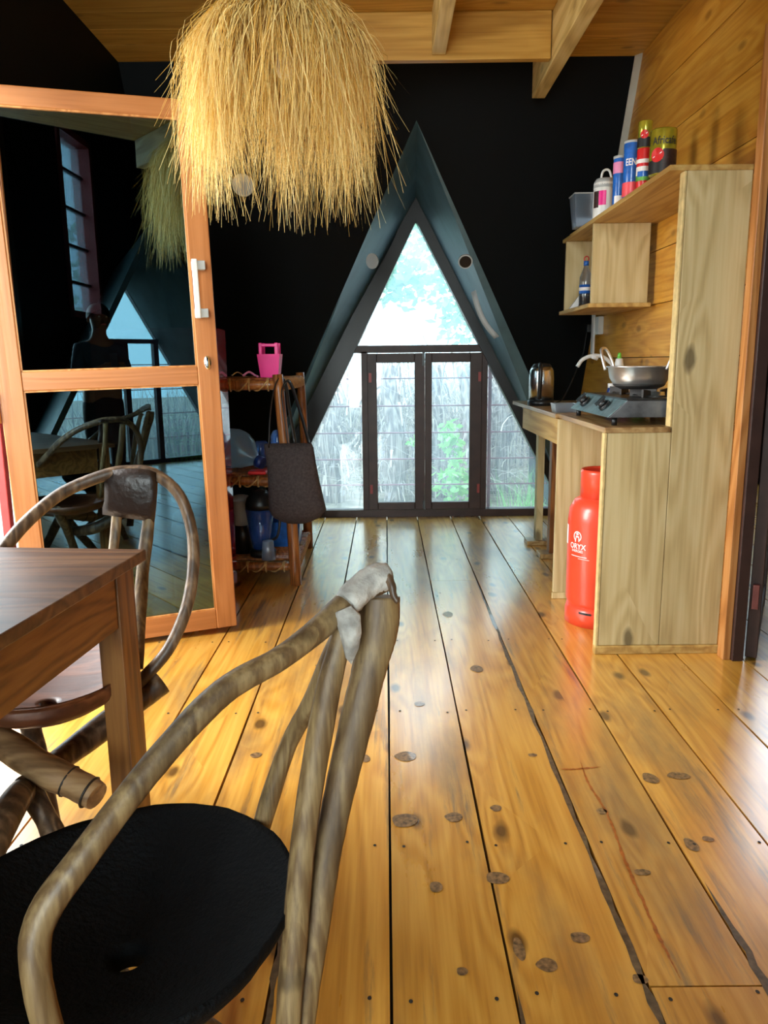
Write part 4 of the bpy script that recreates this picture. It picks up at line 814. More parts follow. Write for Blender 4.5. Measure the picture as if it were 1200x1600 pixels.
s = MB(); s.lathe([(0.0, 0), (0.078, 0.0), (0.080, 0.03), (0.0, 0.032)], (kx, ky, CT), 32); s.build('base', 'blackplastic', kt)
s = MB(); s.lathe([(0.0, 0.034), (0.073, 0.034), (0.073, 0.15), (0.070, 0.20), (0.060, 0.225), (0.0, 0.228)], (kx, ky, CT), 36); s.build('body', 'steel', kt)
s = MB(); s.lathe([(0.0, 0.226), (0.058, 0.226), (0.045, 0.243), (0.012, 0.248), (0.0, 0.248)], (kx, ky, CT), 30); s.build('lid', 'blackplastic', kt)
s = MB(); s.tube(spath([(kx - 0.02, ky - 0.055, CT + 0.235), (kx - 0.028, ky - 0.105, CT + 0.225), (kx - 0.03, ky - 0.115, CT + 0.15), (kx - 0.027, ky - 0.085, CT + 0.045)], 6), 0.013, 10, flat=1.3); s.build('handle', 'blackplastic', kt)

# ------------------------------------------------------------------ log rack left of the window
rk = thing('pole_shelf_rack', (-0.9, 4.5, 0), 'varnished pole shelf rack bound with cane at the back left', 'shelf')
FRt = at(434, 586, 4.10); FRf = atz(462, 913, 0.0); BRt = at(468, 582, 4.86); BRf = at(482, 850, 4.95); BRf.z = 0
def leg(p, q, r, sd): m_ = MB(); stick(m_, [p, (p + q) / 2 + Vector((0.008, 0, 0)), q], r, 12, seed=sd, wob=0.04); return m_.build('leg', 'rack', rk)
leg(FRf, FRt, (0.032, 0.027), 31); leg(BRf, BRt, (0.030, 0.025), 32); leg(Vector((-1.36, 4.14, 0)), Vector((-1.34, 4.14, 1.12)), (0.03, 0.027), 33); leg(Vector((-1.36, 4.86, 0)), Vector((-1.34, 4.82, 1.12)), (0.03, 0.027), 34)
def fx(z, a, b_): return a + (b_ - a) * (z / 1.12)
levels = [at(390, 602, 4.1).z, at(380, 752, 4.1).z - 0.005, at(400, 886, 4.1).z]
for li, z in enumerate(levels):
    f = fx(z, FRf, FRt); b_ = fx(z, BRf, BRt); r = 0.027 if li == 0 else 0.024
    for p, q in (((-1.35, 4.15, z), (f.x, f.y + 0.005, z)), ((-1.35, 4.85, z), (b_.x, b_.y, z)), ((f.x, f.y, z), (b_.x, b_.y, z)), ((-1.35, 4.14, z), (-1.35, 4.86, z))):
        m_ = MB(); p = Vector(p); q = Vector(q); stick(m_, [p, (p + q) / 2 + Vector((0, 0, 0.005)), q], r, 12, seed=40 + li, wob=0.05); m_.build('rail', 'rack', rk)
    for k in range(16):
        y = lerp(4.17, 4.80, k / 15); m_ = MB(); m_.tube([(-1.35, y, z + 0.026), (lerp(f.x, b_.x, k / 15) + 0.02, y, z + 0.026)], 0.010, 8, wob=0.1, seed=k); m_.build('slat', 'rack', rk)
    m_ = MB(); hp = []
    for k in range(20 * 14):
        yb = 0.05 + 0.70 * k / 280; t = 2 * math.pi * k / 14
        hp.append(Vector((lerp(f.x, b_.x, yb / 0.78) + (r + 0.005) * math.cos(t), f.y + yb, z + 0.002 + (r + 0.005) * math.sin(t))))
    m_.tube(hp, 0.006, 6); m_.build('cane_binding', 'rope', rk)
    m_ = MB(); hp = []
    for k in range(10 * 14):
        xb = 0.05 + 0.5 * ((k // 28) + (max(0, (k % 28) - 20) / 8)) / 5 + 0.0005 * (k % 28); t = 2 * math.pi * k / 14
        hp.append(Vector((f.x - xb, f.y + 0.012 + (r + 0.004) * math.cos(t), z + 0.002 + (r + 0.005) * math.sin(t))))
    m_.tube(hp, 0.0045, 6)
    m_.build('cane_binding', 'rope', rk)
# red refrigerator
fg = thing('refrigerator', (-1.1, 3.9, 0), 'glossy dark red fridge standing behind the open glass door', 'refrigerator')
FXR = at(361, 700, 4.03).x
m_ = MB(); m_.box((-1.41, 3.78, 0.03), (FXR, 4.03, at(350, 514, 4.0).z)); m_.build('body', 'fridge', fg, bevel=0.008)
m_ = MB(); m_.box((-1.41, 3.745, 0.03), (FXR + 0.003, 3.778, 0.92)); m_.build('door', 'fridge', fg, bevel=0.006)
m_ = MB(); m_.box((-1.41, 3.745, 0.93), (FXR + 0.003, 3.778, 1.36)); m_.build('door', 'fridge', fg, bevel=0.006)
for x in (-1.38, FXR - 0.06):
    for y in (3.8, 3.97): m_ = MB(); m_.box((x, y, 0), (x + 0.04, y + 0.04, 0.03)); m_.build('foot', 'blackplastic', fg)

# ------------------------------------------------------------------ bag on the rack
bg_ = thing('shoulder_bag', at(465, 750, 3.98), 'charcoal quilted cloth bag hanging from the end of the pole rack', 'bag')
rows = [(693, 413, 487, 0.012), (700, 413, 490, 0.03), (725, 417, 494, 0.05), (755, 419, 500, 0.065), (780, 420, 506, 0.075), (797, 421, 510, 0.07), (808, 428, 500, 0.055), (815, 442, 486, 0.03), (818, 455, 475, 0.01)]
vs = []; fs = []; nb = 28
for (y, xa, xb, dp) in rows:
    L0 = at(xa, y, 3.99); R0 = at(xb, y, 3.99); c = (L0 + R0) / 2; hx = (R0.x - L0.x) / 2
    for j in range(nb):
        t = 2 * math.pi * j / nb; ct, sn = math.cos(t), math.sin(t)
        e = 0.75; fold = 1 + 0.05 * math.sin(5 * t + y * 0.02)
        vs.append(c + Vector((hx * math.copysign(abs(ct) ** e, ct), dp * math.copysign(abs(sn) ** e, sn) * fold, 0)))
for i in range(len(rows) - 1):
    for j in range(nb): q = (j + 1) % nb; fs.append((i * nb + j, i * nb + q, (i + 1) * nb + q, (i + 1) * nb + j))
fs.append(tuple(range(nb))); fs.append(tuple((len(rows) - 1) * nb + j for j in range(nb)))
m_ = MB(); m_.add(vs, fs, 0, True); m_.build('bag_body', 'bag', bg_)
for pts in ([(420, 700, 3.97), (422, 650, 4.0), (428, 610, 4.05), (436, 592, 4.08), (446, 600, 4.12), (452, 640, 4.05), (462, 695, 3.99)], [(450, 696, 4.0), (444, 650, 4.03), (440, 612, 4.07), (452, 596, 4.11), (468, 640, 4.06), (484, 696, 4.0)]):
    m_ = MB(); m_.tube(spath([at(*p) for p in pts], 6), 0.010, 8, flat=0.35); m_.build('strap', 'blackplastic', bg_)

# ================================================================== SMALL THINGS
def lidded(name, c, prof, mat, label, cat, n=28, group=None, part='body'):
    t = thing(name, c, label, cat, group); m_ = MB(); m_.lathe(prof, c, n); m_.build(part, mat, t); return t
CANA = lambda c: math.atan2(-c[1], -c[0])                # angle that faces the camera
def can(name, px, yb, ytop, Y, wpx, mat, label, cat='tin'):
    b_ = at(px, yb, Y); r = wpx / 2 / F * Y * 0.985; h = (yb - ytop) / F * Y * 1.02
    t = thing(name, (b_.x, Y, SZ), label, cat)
    m_ = MB(); m_.lathe([(0, 0), (r * 0.97, 0), (r, 0.003), (r, h - 0.008), (r * 0.97, h - 0.004), (0, h - 0.004)], (b_.x, Y, SZ), 32); m_.build('body', mat, t)
    return t, b_.x, r, h
# gold coffee tin, large
t, cx, r, h = can('coffee_tin', 1034, 270, 208, 3.20, 38, 'gold', 'large gold and black coffee tin nearest the end of the shelf')
a0 = CANA((cx, 3.20)); z0 = SZ
m_ = MB(); patch(m_, (cx, 3.2), r + 0.0008, a0 - 1.5, a0 + 1.5, z0 + 0.002, z0 + h * 0.30); m_.build('black_band', 'black_print', t)
m_ = MB(); patch(m_, (cx, 3.2), r + 0.0012, a0 + 0.0, a0 + 1.5, z0 + h * 0.06, z0 + h * 0.52); m_.build('bean_picture', 'brown_print', t)
def disc_wrap(c, rad, a, z, rr, mat, parent, nm, ex=0.0018, sq=1.0):
    v = [Vector((0, 0, 0))] + [Vector((rr * sq * math.cos(k * math.pi / 12), rr * math.sin(k * math.pi / 12), 0)) for k in range(24)]
    f = [(0, 1 + k, 1 + (k + 1) % 24) for k in range(24)]; m_ = MB(); wrap(m_, v, f, c, rad + ex, a, z); return m_.build(nm, mat, parent)
dd = disc_wrap((cx, 3.2), r, a0 - 0.42, z0 + h * 0.40, 0.026, 'red_print', t, 'red_disc')
def slash(c, rad, a, z, L_, parent, ex=0.0026):
    v = [Vector((-L_, -L_ * 0.45 - 0.002, 0)), Vector((L_, L_ * 0.45 - 0.002, 0)), Vector((L_, L_ * 0.45 + 0.002, 0)), Vector((-L_, -L_ * 0.45 + 0.002, 0))]
    m_ = MB(); wrap(m_, v, [(0, 1, 2, 3)], c, rad + ex, a, z); m_.build('slash', 'white_print', parent)
slash((cx, 3.2), r, a0 - 0.42, z0 + h * 0.40, 0.018, dd)
v_, f_ = text_geo('Africafé', 0.040); m_ = MB(); wrap(m_, [Vector((p.x * 0.78, p.y, 0)) for p in v_], f_, (cx, 3.2), r + 0.001, a0 + 0.12, z0 + h * 0.70); m_.build('lettering', 'black_print', t)
# red drink tin with a small coffee tin stacked on it
t, cx, r, h = can('drink_tin', 1004, 292, 238, 3.42, 20, 'red_print', 'slim red white and blue tin between the blue tin and the coffee tin')
a0 = CANA((cx, 3.42)); H2 = h
m_ = MB(); patch(m_, (cx, 3.42), r + 0.001, a0 - 1.5, a0 + 1.5, SZ + h * 0.30, SZ + h * 0.52); patch(m_, (cx, 3.42), r + 0.002, a0 - 1.5, a0 + 0.9, SZ + h * 0.60, SZ + h * 0.70); m_.build('white_band', 'white_print', t)
m_ = MB(); patch(m_, (cx, 3.42), r + 0.001, a0 - 1.5, a0 + 1.5, SZ + h * 0.16, SZ + h * 0.30); m_.build('green_band', 'green_print', t)
m_ = MB(); patch(m_, (cx, 3.42), r + 0.0015, a0 - 0.9, a0 + 0.9, SZ + h * 0.26, SZ + h * 0.40); m_.build('blue_band', 'blue_paint', t)
t2 = thing('coffee_tin', (cx, 3.42, SZ + h), 'small gold coffee tin stacked on top of the red drink tin', 'tin')
zt = SZ + h - 0.003; hh = 0.105; rr = r * 1.02
m_ = MB(); m_.lathe([(0, 0), (rr, 0), (rr, hh - 0.004), (rr * 0.96, hh), (0, hh)], (cx, 3.42, zt), 28); m_.build('body', 'gold', t2)
m_ = MB(); patch(m_, (cx, 3.42), rr + 0.001, a0 - 1.5, a0 + 1.5, zt + 0.002, zt + hh * 0.38); m_.build('black_band', 'black_print', t2)
dd = disc_wrap((cx, 3.42), rr, a0 - 0.1, zt + hh * 0.48, 0.017, 'red_print', t2, 'red_disc'); slash((cx, 3.42), rr, a0 - 0.1, zt + hh * 0.48, 0.012, dd)
# blue tin
t, cx, r, h = can('snack_tin', 985, 301, 226, 3.62, 24, 'blue_paint', 'wide blue tin with a coral lower band on the shelf')
a0 = CANA((cx, 3.62))
m_ = MB(); patch(m_, (cx, 3.62), r + 0.001, a0 - 1.5, a0 + 1.5, SZ + 0.004, SZ + h * 0.27); m_.build('coral_band', 'coral', t)
m_ = MB(); m_.lathe([(0, 0), (r * 1.03, 0), (r * 1.03, 0.010), (0, 0.012)], (cx, 3.62, SZ + h - 0.006), 28); m_.build('lid', 'grey_plastic', t)
m_ = MB(); v_, f_ = text_geo('EEN', 0.040); wrap(m_, [Vector((p.x * 0.7, p.y, 0)) for p in v_], f_, (cx, 3.62), r + 0.001, a0 - 0.1, SZ + h * 0.62); m_.build('lettering', 'white_print', t)
# slim blue tin with pink band
t, cx, r, h = can('snack_tin', 966, 312, 243, 3.86, 18, 'blue_paint', 'slim blue tin with a pink upper band on the shelf')
a0 = CANA((cx, 3.86))
m_ = MB(); patch(m_, (cx, 3.86), r + 0.001, a0 - 1.6, a0 + 1.6, SZ + h * 0.68, SZ + h * 0.90); m_.build('pink_band', 'pink_band', t)
m_ = MB(); patch(m_, (cx, 3.86), r + 0.001, a0 - 0.7, a0 + 0.8, SZ + h * 0.06, SZ + h * 0.24); m_.build('white_label', 'white_print', t)
m_ = MB(); m_.lathe([(0, 0), (r * 1.05, 0), (r * 1.05, 0.012), (0, 0.014)], (cx, 3.86, SZ + h - 0.006), 28); m_.build('lid', 'grey_plastic', t)
# white tub with handle
t, cx, r, h = can('handled_jar', 943, 325, 276, 4.10, 31, 'white_plastic', 'white lidded plastic jar with a pink and black label on the shelf', 'jar')
a0 = CANA((cx, 4.10))
m_ = MB(); patch(m_, (cx, 4.1), r + 0.001, a0 - 0.5, a0 + 0.2, SZ + h * 0.32, SZ + h * 0.72); m_.build('pink_label', 'pink', t)
m_ = MB(); patch(m_, (cx, 4.1), r + 0.001, a0 - 1.15, a0 - 0.5, SZ + h * 0.26, SZ + h * 0.72); m_.build('dark_label', 'brown_print', t)
m_ = MB(); m_.lathe([(r * 1.01, 0), (r * 1.02, 0.0), (r * 0.98, 0.03), (r * 0.8, 0.045), (0, 0.047)], (cx, 4.1, SZ + h * 0.82), 28); m_.build('lid', 'grey_plastic', t)
m_ = MB(); m_.tube(spath([(cx - 0.02, 4.1, SZ + h), (cx - 0.01, 4.1, SZ + h + 0.05), (cx + 0.02, 4.1, SZ + h + 0.055), (cx + 0.04, 4.1, SZ + h)], 5), 0.006, 8); m_.build('handle', 'white_plastic', t)
# clear square tub
tbx = thing('food_tub', (1.14, 4.38, SZ), 'clear square plastic tub at the far end of the shelf', 'tub')
p = at(908, 342, 4.40); p.z = SZ; m_ = MB(); x, y = p.x + 0.01, 4.40; a = 0.046; b_ = 0.062; hh = 0.165
def frust(m_, x, y, z, a, b_, hh, th=0.003):
    o = [(x - a, y - a, z), (x + a, y - a, z), (x + a, y + a, z), (x - a, y + a, z), (x - b_, y - b_, z + hh), (x + b_, y - b_, z + hh), (x + b_, y + b_, z + hh), (x - b_, y + b_, z + hh)]
    i_ = [(x - a + th, y - a + th, z + th), (x + a - th, y - a + th, z + th), (x + a - th, y + a - th, z + th), (x - a + th, y + a - th, z + th), (x - b_ + th, y - b_ + th, z + hh), (x + b_ - th, y - b_ + th, z + hh), (x + b_ - th, y + b_ - th, z + hh), (x - b_ + th, y + b_ - th, z + hh)]
    f = [(0, 1, 2, 3), (0, 4, 5, 1), (1, 5, 6, 2), (2, 6, 7, 3), (3, 7, 4, 0)]; m_.add(o, f); m_.add(i_, f); 
    m_.add(o[4:] + i_[4:], [(0, 1, 5, 4), (1, 2, 6, 5), (2, 3, 7, 6), (3, 0, 4, 7)])
frust(m_, x, y, SZ, a, b_, hh); m_.build('tub_body', 'clear', tbx)
m_ = MB(); m_.box((x - b_ - 0.004, y - b_ - 0.004, SZ + hh), (x + b_ + 0.004, y + b_ + 0.004, SZ + hh + 0.007)); m_.build('lid', 'grey_plastic', tbx, bevel=0.002)
m_ = MB(); m_.box((x - a * 0.9, y - a * 0.9, SZ + 0.004), (x + a * 0.9, y + a * 0.9, SZ + 0.05)); m_.build('contents', 'white_print', tbx, bevel=0.004)
gl = MB(); p = at(1082, 248, 3.22); gl.box((p.x - 0.055, 3.14, SZ + 0.001), (p.x + 0.05, 3.30, SZ + 0.016)); tag(gl.build('lid', 'stove_side', bevel=0.004), 'flat dark grey lid lying on the near end of the shelf', 'lid')
# bottle in the compartment
bx, by = at(914, 470, 4.42).x, 4.42
t = thing('drink_bottle', (bx, by, CZ), 'half full cola bottle with a blue cap in the shelf compartment', 'bottle')
m_ = MB(); m_.lathe([(0, 0), (0.030, 0.0), (0.033, 0.01), (0.033, 0.06), (0, 0.061)], (bx, by, CZ + 0.001), 24); m_.build('cola', 'cola', t)
m_ = MB(); m_.lathe([(0.034, 0.0), (0.034, 0.07), (0.031, 0.09), (0.034, 0.12), (0.033, 0.16), (0.022, 0.19), (0.013, 0.215), (0.013, 0.225)], (bx, by, CZ + 0.001), 24); m_.build('bottle_body', 'clear', t)
m_ = MB(); m_.lathe([(0, 0), (0.0145, 0), (0.0145, 0.025), (0.0, 0.026)], (bx, by, CZ + 0.222), 18); m_.build('cap', 'blue_paint', t)
m_ = MB(); m_.lathe([(0.0347, 0.072), (0.0347, 0.12), (0.0340, 0.12), (0.0340, 0.072)], (bx, by, CZ), 24); m_.build('label_band', 'blue_paint', t)
m_ = MB(); m_.lathe([(0.035, 0.088), (0.0352, 0.10), (0.035, 0.106)], (bx, by, CZ), 24); m_.build('label_stripe', 'white_print', t)
m_ = MB(); m_.tube([(bx + 0.012 * math.cos(k * math.pi / 8), by, CZ + 0.258 + 0.014 * math.sin(k * math.pi / 8)) for k in range(17)], 0.003, 6); m_.build('ring', 'red_print', t)
m_ = MB(); px_, py_ = bx - 0.035, 4.50; m_.prism([(px_ - 0.03, py_, CZ), (px_ + 0.03, py_, CZ), (px_ + 0.03, py_ + 0.01, CZ + 0.075)], (0, 0.03, 0)); tag(m_.build('paper_packet', 'white_plastic'), 'white paper packet behind the cola bottle', 'packet')
# socket, conduit, cord
so = thing('wall_socket', (XR, 5.08, 1.4), 'white double wall socket with a conduit on the plank wall', 'socket')
sy = atx(942, 510, XR).y; sz0, sz1 = atx(930, 524, XR).z, atx(930, 497, XR).z
m_ = MB(); m_.box((XR - 0.035, sy - 0.02, sz0), (XR, sy + 0.14, sz1)); m_.build('box', 'white_plastic', so, bevel=0.004)
cyy = sy + 0.045
m_ = MB(); m_.box((XR - 0.050, cyy, atx(930, 560, XR).z), (XR - 0.036, cyy + 0.05, SZ - 0.3)); m_.build('conduit', 'white_plastic', so, bevel=0.002)
m_ = MB(); m_.box((XR - 0.075, sy + 0.10, sz0 + 0.02), (XR - 0.035, sy + 0.15, sz0 + 0.07)); m_.build('plug', 'blackplastic', so, bevel=0.004)
m_ = MB(); m_.tube(spath([(XR - 0.07, sy + 0.12, sz0 + 0.03), (XR - 0.09, sy + 0.12, sz0 - 0.12), at(907, 560, 5.15), at(896, 590, 4.95), at(880, 622, 4.75), Vector((kx + 0.09, ky, CT + 0.012))], 8), 0.0035, 6); tag(m_.build('power_cord', 'cord'), 'black power cord running from the socket down to the kettle', 'cord')
tp = MB(); tp.tube(spath([at(902, 573, 4.5), at(910, 562, 4.5), at(925, 556, 4.5), at(940, 557, 4.5), at(952, 565, 4.5), at(958, 578, 4.5), at(960, 640, 4.5)], 6), 0.011, 12); tp.tube([at(924, 556, 4.5), at(934, 560, 4.5)], 0.014, 12)
tag(tp.build('curved_tap', 'white_plastic'), 'curved white plastic tap spout behind the cooking pot', 'tap')
p = at(967, 575, 4.2)
t = thing('squeeze_bottle', (p.x + 0.0, 4.2, CT), 'clear squeeze bottle with a green cap behind the pot', 'bottle')
m_ = MB(); hb_ = at(967, 560, 4.2).z - CT; m_.lathe([(0, 0), (0.025, 0), (0.027, 0.01), (0.027, hb_ - 0.05), (0.02, hb_ - 0.015), (0.018, hb_), (0, hb_)], (p.x, 4.2, CT), 20); m_.build('bottle_body', 'white_plastic', t)
m_ = MB(); m_.lathe([(0, 0), (0.012, 0), (0.008, 0.03), (0, 0.032)], (p.x, 4.2, CT + hb_ - 0.001), 14); m_.build('cap', 'green_plastic', t)
# clear lunch box on the counter and small things round the stove
p = atz(870, 648, CT)
t = thing('lunch_box', (0.93, 3.95, CT), 'shallow clear plastic box on the counter beside the stove', 'box')
m_ = MB(); frust(m_, 0.915, 3.98, CT, 0.05, 0.058, 0.045); m_.build('box_body', 'clear', t)
for (x, y, r_, mt, lb) in ((1.20, 3.90, 0.030, 'pink_band', 'small pink spice jar behind the stove'), (1.13, 3.88, 0.026, 'navy', 'small navy jar behind the stove'), (1.27, 3.88, 0.03, 'green_print', 'small green patterned jar behind the stove')):
    t = thing('spice_jar', (x, y, CT), lb, 'jar'); m_ = MB(); m_.lathe([(0, 0), (r_, 0), (r_, 0.11), (r_ * 0.8, 0.125), (0, 0.125)], (x, y, CT), 20); m_.build('jar_body', mt, t)
    m_ = MB(); m_.lathe([(0, 0), (r_ * 0.85, 0), (r_ * 0.85, 0.02), (0, 0.021)], (x, y, CT + 0.1255), 20); m_.build('lid', 'white_plastic', t)
# downlights (white rings) on the black walls
def ringdisc(p, n, r, label, name='round_downlight', c1='white_trim', c2='grey_plastic'):
    n = Vector(n).normalized(); u = n.orthogonal().normalized(); v = n.cross(u); t = thing(name, p, label, 'light')
    m_ = MB(); m_.tube([p + n * 0.001, p + n * 0.012], [r, r * 0.97], 36); m_.build('rim', c1, t)
    m_ = MB(); m_.tube([p + n * 0.010, p + n * 0.0135], r * 0.80, 36); m_.build('lens', c2, t)

nr_ = Vector((0, -1, RB)).normalized(); NR = (0, 1, -RB)
ringdisc(hit(380, 289, NR, RA), nr_, 0.066, 'white round downlight on the black wall under the straw lampshade')
nL = (AM - ML).cross(BL - ML).normalized(); nL = nL if nL.x > 0 else -nL
nR = (AM - MR).cross(BR - MR).normalized(); nR = nR if nR.x < 0 else -nR
ringdisc(hit(581, 408, nL, nL.dot(ML)), nL, 0.047, 'round downlight on the left slope of the gable recess', c1='grey_plastic', c2='frame_black')
ringdisc(hit(727, 408, nR, nR.dot(MR)), nR, 0.047, 'round downlight on the right slope of the gable recess', c1='grey_plastic', c2='frame_black')
p = hit(758, 490, nR, nR.dot(MR)) + nR * 0.012; d = (AW - BR).normalized(); e2 = nR.cross(d)
vs = []; fs = []
for k in range(9):
    t = k / 8; c = p + d * (0.17 - 0.34 * t) + e2 * (0.028 * math.sin(math.pi * t)) + nR * 0.02 * math.sin(math.pi * t); vs += [c - e2 * 0.02, c + e2 * 0.02]
for k in range(8): fs.append((2 * k, 2 * k + 1, 2 * k + 3, 2 * k + 2))
m_ = MB(); m_.add(vs, fs, 0, True); o = m_.build('curved_bracket', 'grey_plastic'); s_ = o.modifiers.new('s', 'SOLIDIFY'); s_.thickness = 0.006
tag(o, 'small grey curved strip fixed on the right slope of the gable recess', 'bracket')

# ------------------------------------------------------------------ things on the rack
z1 = levels[0] + 0.037; z2 = levels[1] + 0.037; z3 = levels[2] + 0.037
p = at(423, 590, 4.30)
t = thing('plastic_basket', (p.x, 4.3, z1), 'hot pink plastic basket with a cut out handle on top of the rack', 'basket')
m_ = MB(); frust(m_, p.x, 4.3, z1, 0.048, 0.062, 0.125, 0.004); m_.build('basket_body', 'pink', t)
for yy in (4.3 - 0.058, 4.3 + 0.056):
    m_ = MB(); x = p.x
    m_.box((x - 0.052, yy, z1 + 0.12), (x - 0.034, yy + 0.006, z1 + 0.185)); m_.box((x + 0.034, yy, z1 + 0.12), (x + 0.052, yy + 0.006, z1 + 0.185)); m_.box((x - 0.04, yy, z1 + 0.165), (x + 0.04, yy + 0.006, z1 + 0.18)); m_.build('handle', 'pink', t, bevel=0.003)
for k, (px_, sd) in enumerate(((372, 1), (390, 2))):
    q = at(px_, 596, 4.25); m_ = MB(); m_.tube(spath([Vector((q.x - 0.03, 4.22, z1 + 0.01)), Vector((q.x, 4.24, z1 + 0.03)), Vector((q.x + 0.03, 4.26, z1 + 0.012)), Vector((q.x + 0.05, 4.22, z1 + 0.006))], 5), 0.006 if k else 0.004, 8)
    tag(m_.build('hair_band' if k else 'wire_clip', 'pink_band' if k else 'steel'), 'dark pink loop lying beside the pink basket' if k else 'small bright wire clip on the left of the rack top', 'band' if k else 'clip')
# wrapped jug
p = at(372, 715, 4.30)
t = thing('wrapped_jug', (p.x, 4.3, z2), 'bubble wrapped blue plastic jug lying on the middle shelf of the rack', 'jug')
m_ = MB(); m_.tube(spath([Vector((p.x - 0.13, 4.34, z2 + 0.12)), Vector((p.x - 0.02, 4.32, z2 + 0.12)), Vector((p.x + 0.06, 4.28, z2 + 0.085)), Vector((p.x + 0.125, 4.24, z2 + 0.055))], 5), [0.05, 0.09, 0.105, 0.112, 0.115, 0.115, 0.112, 0.105, 0.095, 0.085, 0.07, 0.058, 0.046, 0.036, 0.028, 0.026], 20, wob=0.03, seed=4); m_.build('jug_body', 'wrap', t)
m_ = MB(); m_.tube([Vector((p.x + 0.115, 4.245, z2 + 0.06)), Vector((p.x + 0.15, 4.23, z2 + 0.048))], 0.034, 20); m_.build('cap', 'navy', t)
p = at(430, 700, 4.30); 
t = lidded('storage_jar', (at(408, 700, 4.45).x, 4.45, z2), [(0, 0), (0.045, 0), (0.045, 0.13), (0.03, 0.15), (0, 0.15)], 'blue_clear', 'blue glass jar behind the wrapped jug on the middle shelf', 'jar')
t = lidded('storage_jar', (at(434, 700, 4.55).x, 4.55, z2), [(0, 0), (0.04, 0), (0.042, 0.12), (0.040, 0.17), (0.025, 0.20), (0, 0.207)], 'blue_clear', 'round topped pale blue jar above the hanging bag', 'jar')
m_ = MB(); q = at(405, 742, 4.2); m_.box((q.x - 0.05, 4.12, z2 - 0.002), (q.x + 0.05, 4.22, z2 + 0.018)); tag(m_.build('cloth', 'red_print', bevel=0.008), 'folded dark red cloth under the jug cap', 'cloth')
# bottom shelf
q = at(377, 800, 4.30)
t = thing('canister', (q.x, 4.3, z3), 'white lidded canister in a black stand on the bottom shelf of the rack', 'canister')
m_ = MB(); m_.lathe([(0, 0), (0.055, 0), (0.058, 0.12), (0.045, 0.16), (0, 0.16)], (q.x, 4.3, z3), 24); m_.build('stand', 'blackplastic', t)
m_ = MB(); m_.lathe([(0, 0), (0.042, 0), (0.047, 0.14), (0, 0.14)], (q.x, 4.3, z3 + 0.161), 24); m_.build('canister_body', 'white_trim', t)
m_ = MB(); m_.lathe([(0, 0), (0.053, 0), (0.053, 0.022), (0.03, 0.03), (0, 0.03)], (q.x, 4.3, z3 + 0.302), 24); m_.build('lid', 'grey_plastic', t)
q = at(411, 860, 4.22)
t = thing('blender_jug', (q.x, 4.22, z3), 'clear blue blender jug with a black lid on the bottom shelf', 'blender')
m_ = MB(); m_.lathe([(0, 0), (0.072, 0), (0.075, 0.03), (0.06, 0.04), (0, 0.042)], (q.x, 4.22, z3), 28); m_.build('base', 'blackplastic', t)
m_ = MB(); m_.lathe([(0.045, 0.042), (0.060, 0.12), (0.080, 0.27), (0.076, 0.27), (0.056, 0.12), (0.041, 0.044)], (q.x - 0.01, 4.22, z3), 28); m_.build('jug', 'blue_clear', t)
m_ = MB(); m_.lathe([(0, 0.27), (0.084, 0.27), (0.084, 0.30), (0.075, 0.33), (0.04, 0.37), (0, 0.38)], (q.x - 0.005, 4.22, z3), 28); m_.build('lid', 'blackplastic', t)
m_ = MB(); m_.tube(spath([(q.x + 0.07, 4.20, z3 + 0.25), (q.x + 0.105, 4.19, z3 + 0.22), (q.x + 0.09, 4.19, z3 + 0.12), (q.x + 0.055, 4.20, z3 + 0.09)], 5), 0.008, 8); m_.build('handle', 'blackplastic', t)
q = at(419, 850, 4.13)
t = lidded('drinking_glass', (q.x, 4.125, z3), [(0.0, 0.0), (0.038, 0.0), (0.030, 0.105), (0.028, 0.105), (0.034, 0.006), (0, 0.006)], 'clear', 'upturned clear tumbler in front of the blender jug', 'glass')
m_ = MB(); q = at(446, 845, 4.45); frust(m_, q.x, 4.50, z3, 0.08, 0.095, 0.15); tag(m_.build('storage_crate', 'blue_paint'), 'bright blue plastic crate at the back of the bottom shelf', 'crate')
# green basket and red container seen through the door glass
t = thing('drum_container', (-0.93, 3.60, 0), 'dark red plastic drum behind the tinted door glass', 'container')
m_ = MB(); m_.lathe([(0, 0), (0.10, 0), (0.105, 0.04), (0.105, 0.42), (0.09, 0.50), (0.05, 0.53), (0, 0.53)], (-0.93, 3.60, 0), 28); m_.build('drum_body', 'red_print', t)
m_ = MB(); m_.lathe([(0, 0), (0.045, 0), (0.045, 0.03), (0, 0.032)], (-0.93, 3.60, 0.531), 20); m_.build('cap', 'blackplastic', t)
t = thing('laundry_basket', (-0.93, 3.6, 0.563), 'bright green plastic basket seen through the door glass', 'basket')
m_ = MB(); zb_ = 0.563
m_.lathe([(0.0, 0.0), (0.075, 0.0), (0.08, 0.01), (0.0, 0.012)], (-0.93, 3.60, zb_ + 0.17), 24)
for k in range(22):
    a = k / 22 * 2 * math.pi; m_.tube([(-0.93 + 0.078 * math.cos(a), 3.60 + 0.078 * math.sin(a), zb_ + 0.175), (-0.93 + 0.108 * math.cos(a), 3.60 + 0.108 * math.sin(a), zb_ + 0.40)], 0.004, 6)
for r_, z_ in ((0.085, 0.22), (0.094, 0.28), (0.102, 0.34), (0.110, 0.40)): m_.tube([(-0.93 + r_ * math.cos(k * math.pi / 16), 3.60 + r_ * math.sin(k * math.pi / 16), zb_ + z_) for k in range(33)], 0.006, 6)
m_.build('basket_body', 'green_plastic', t)
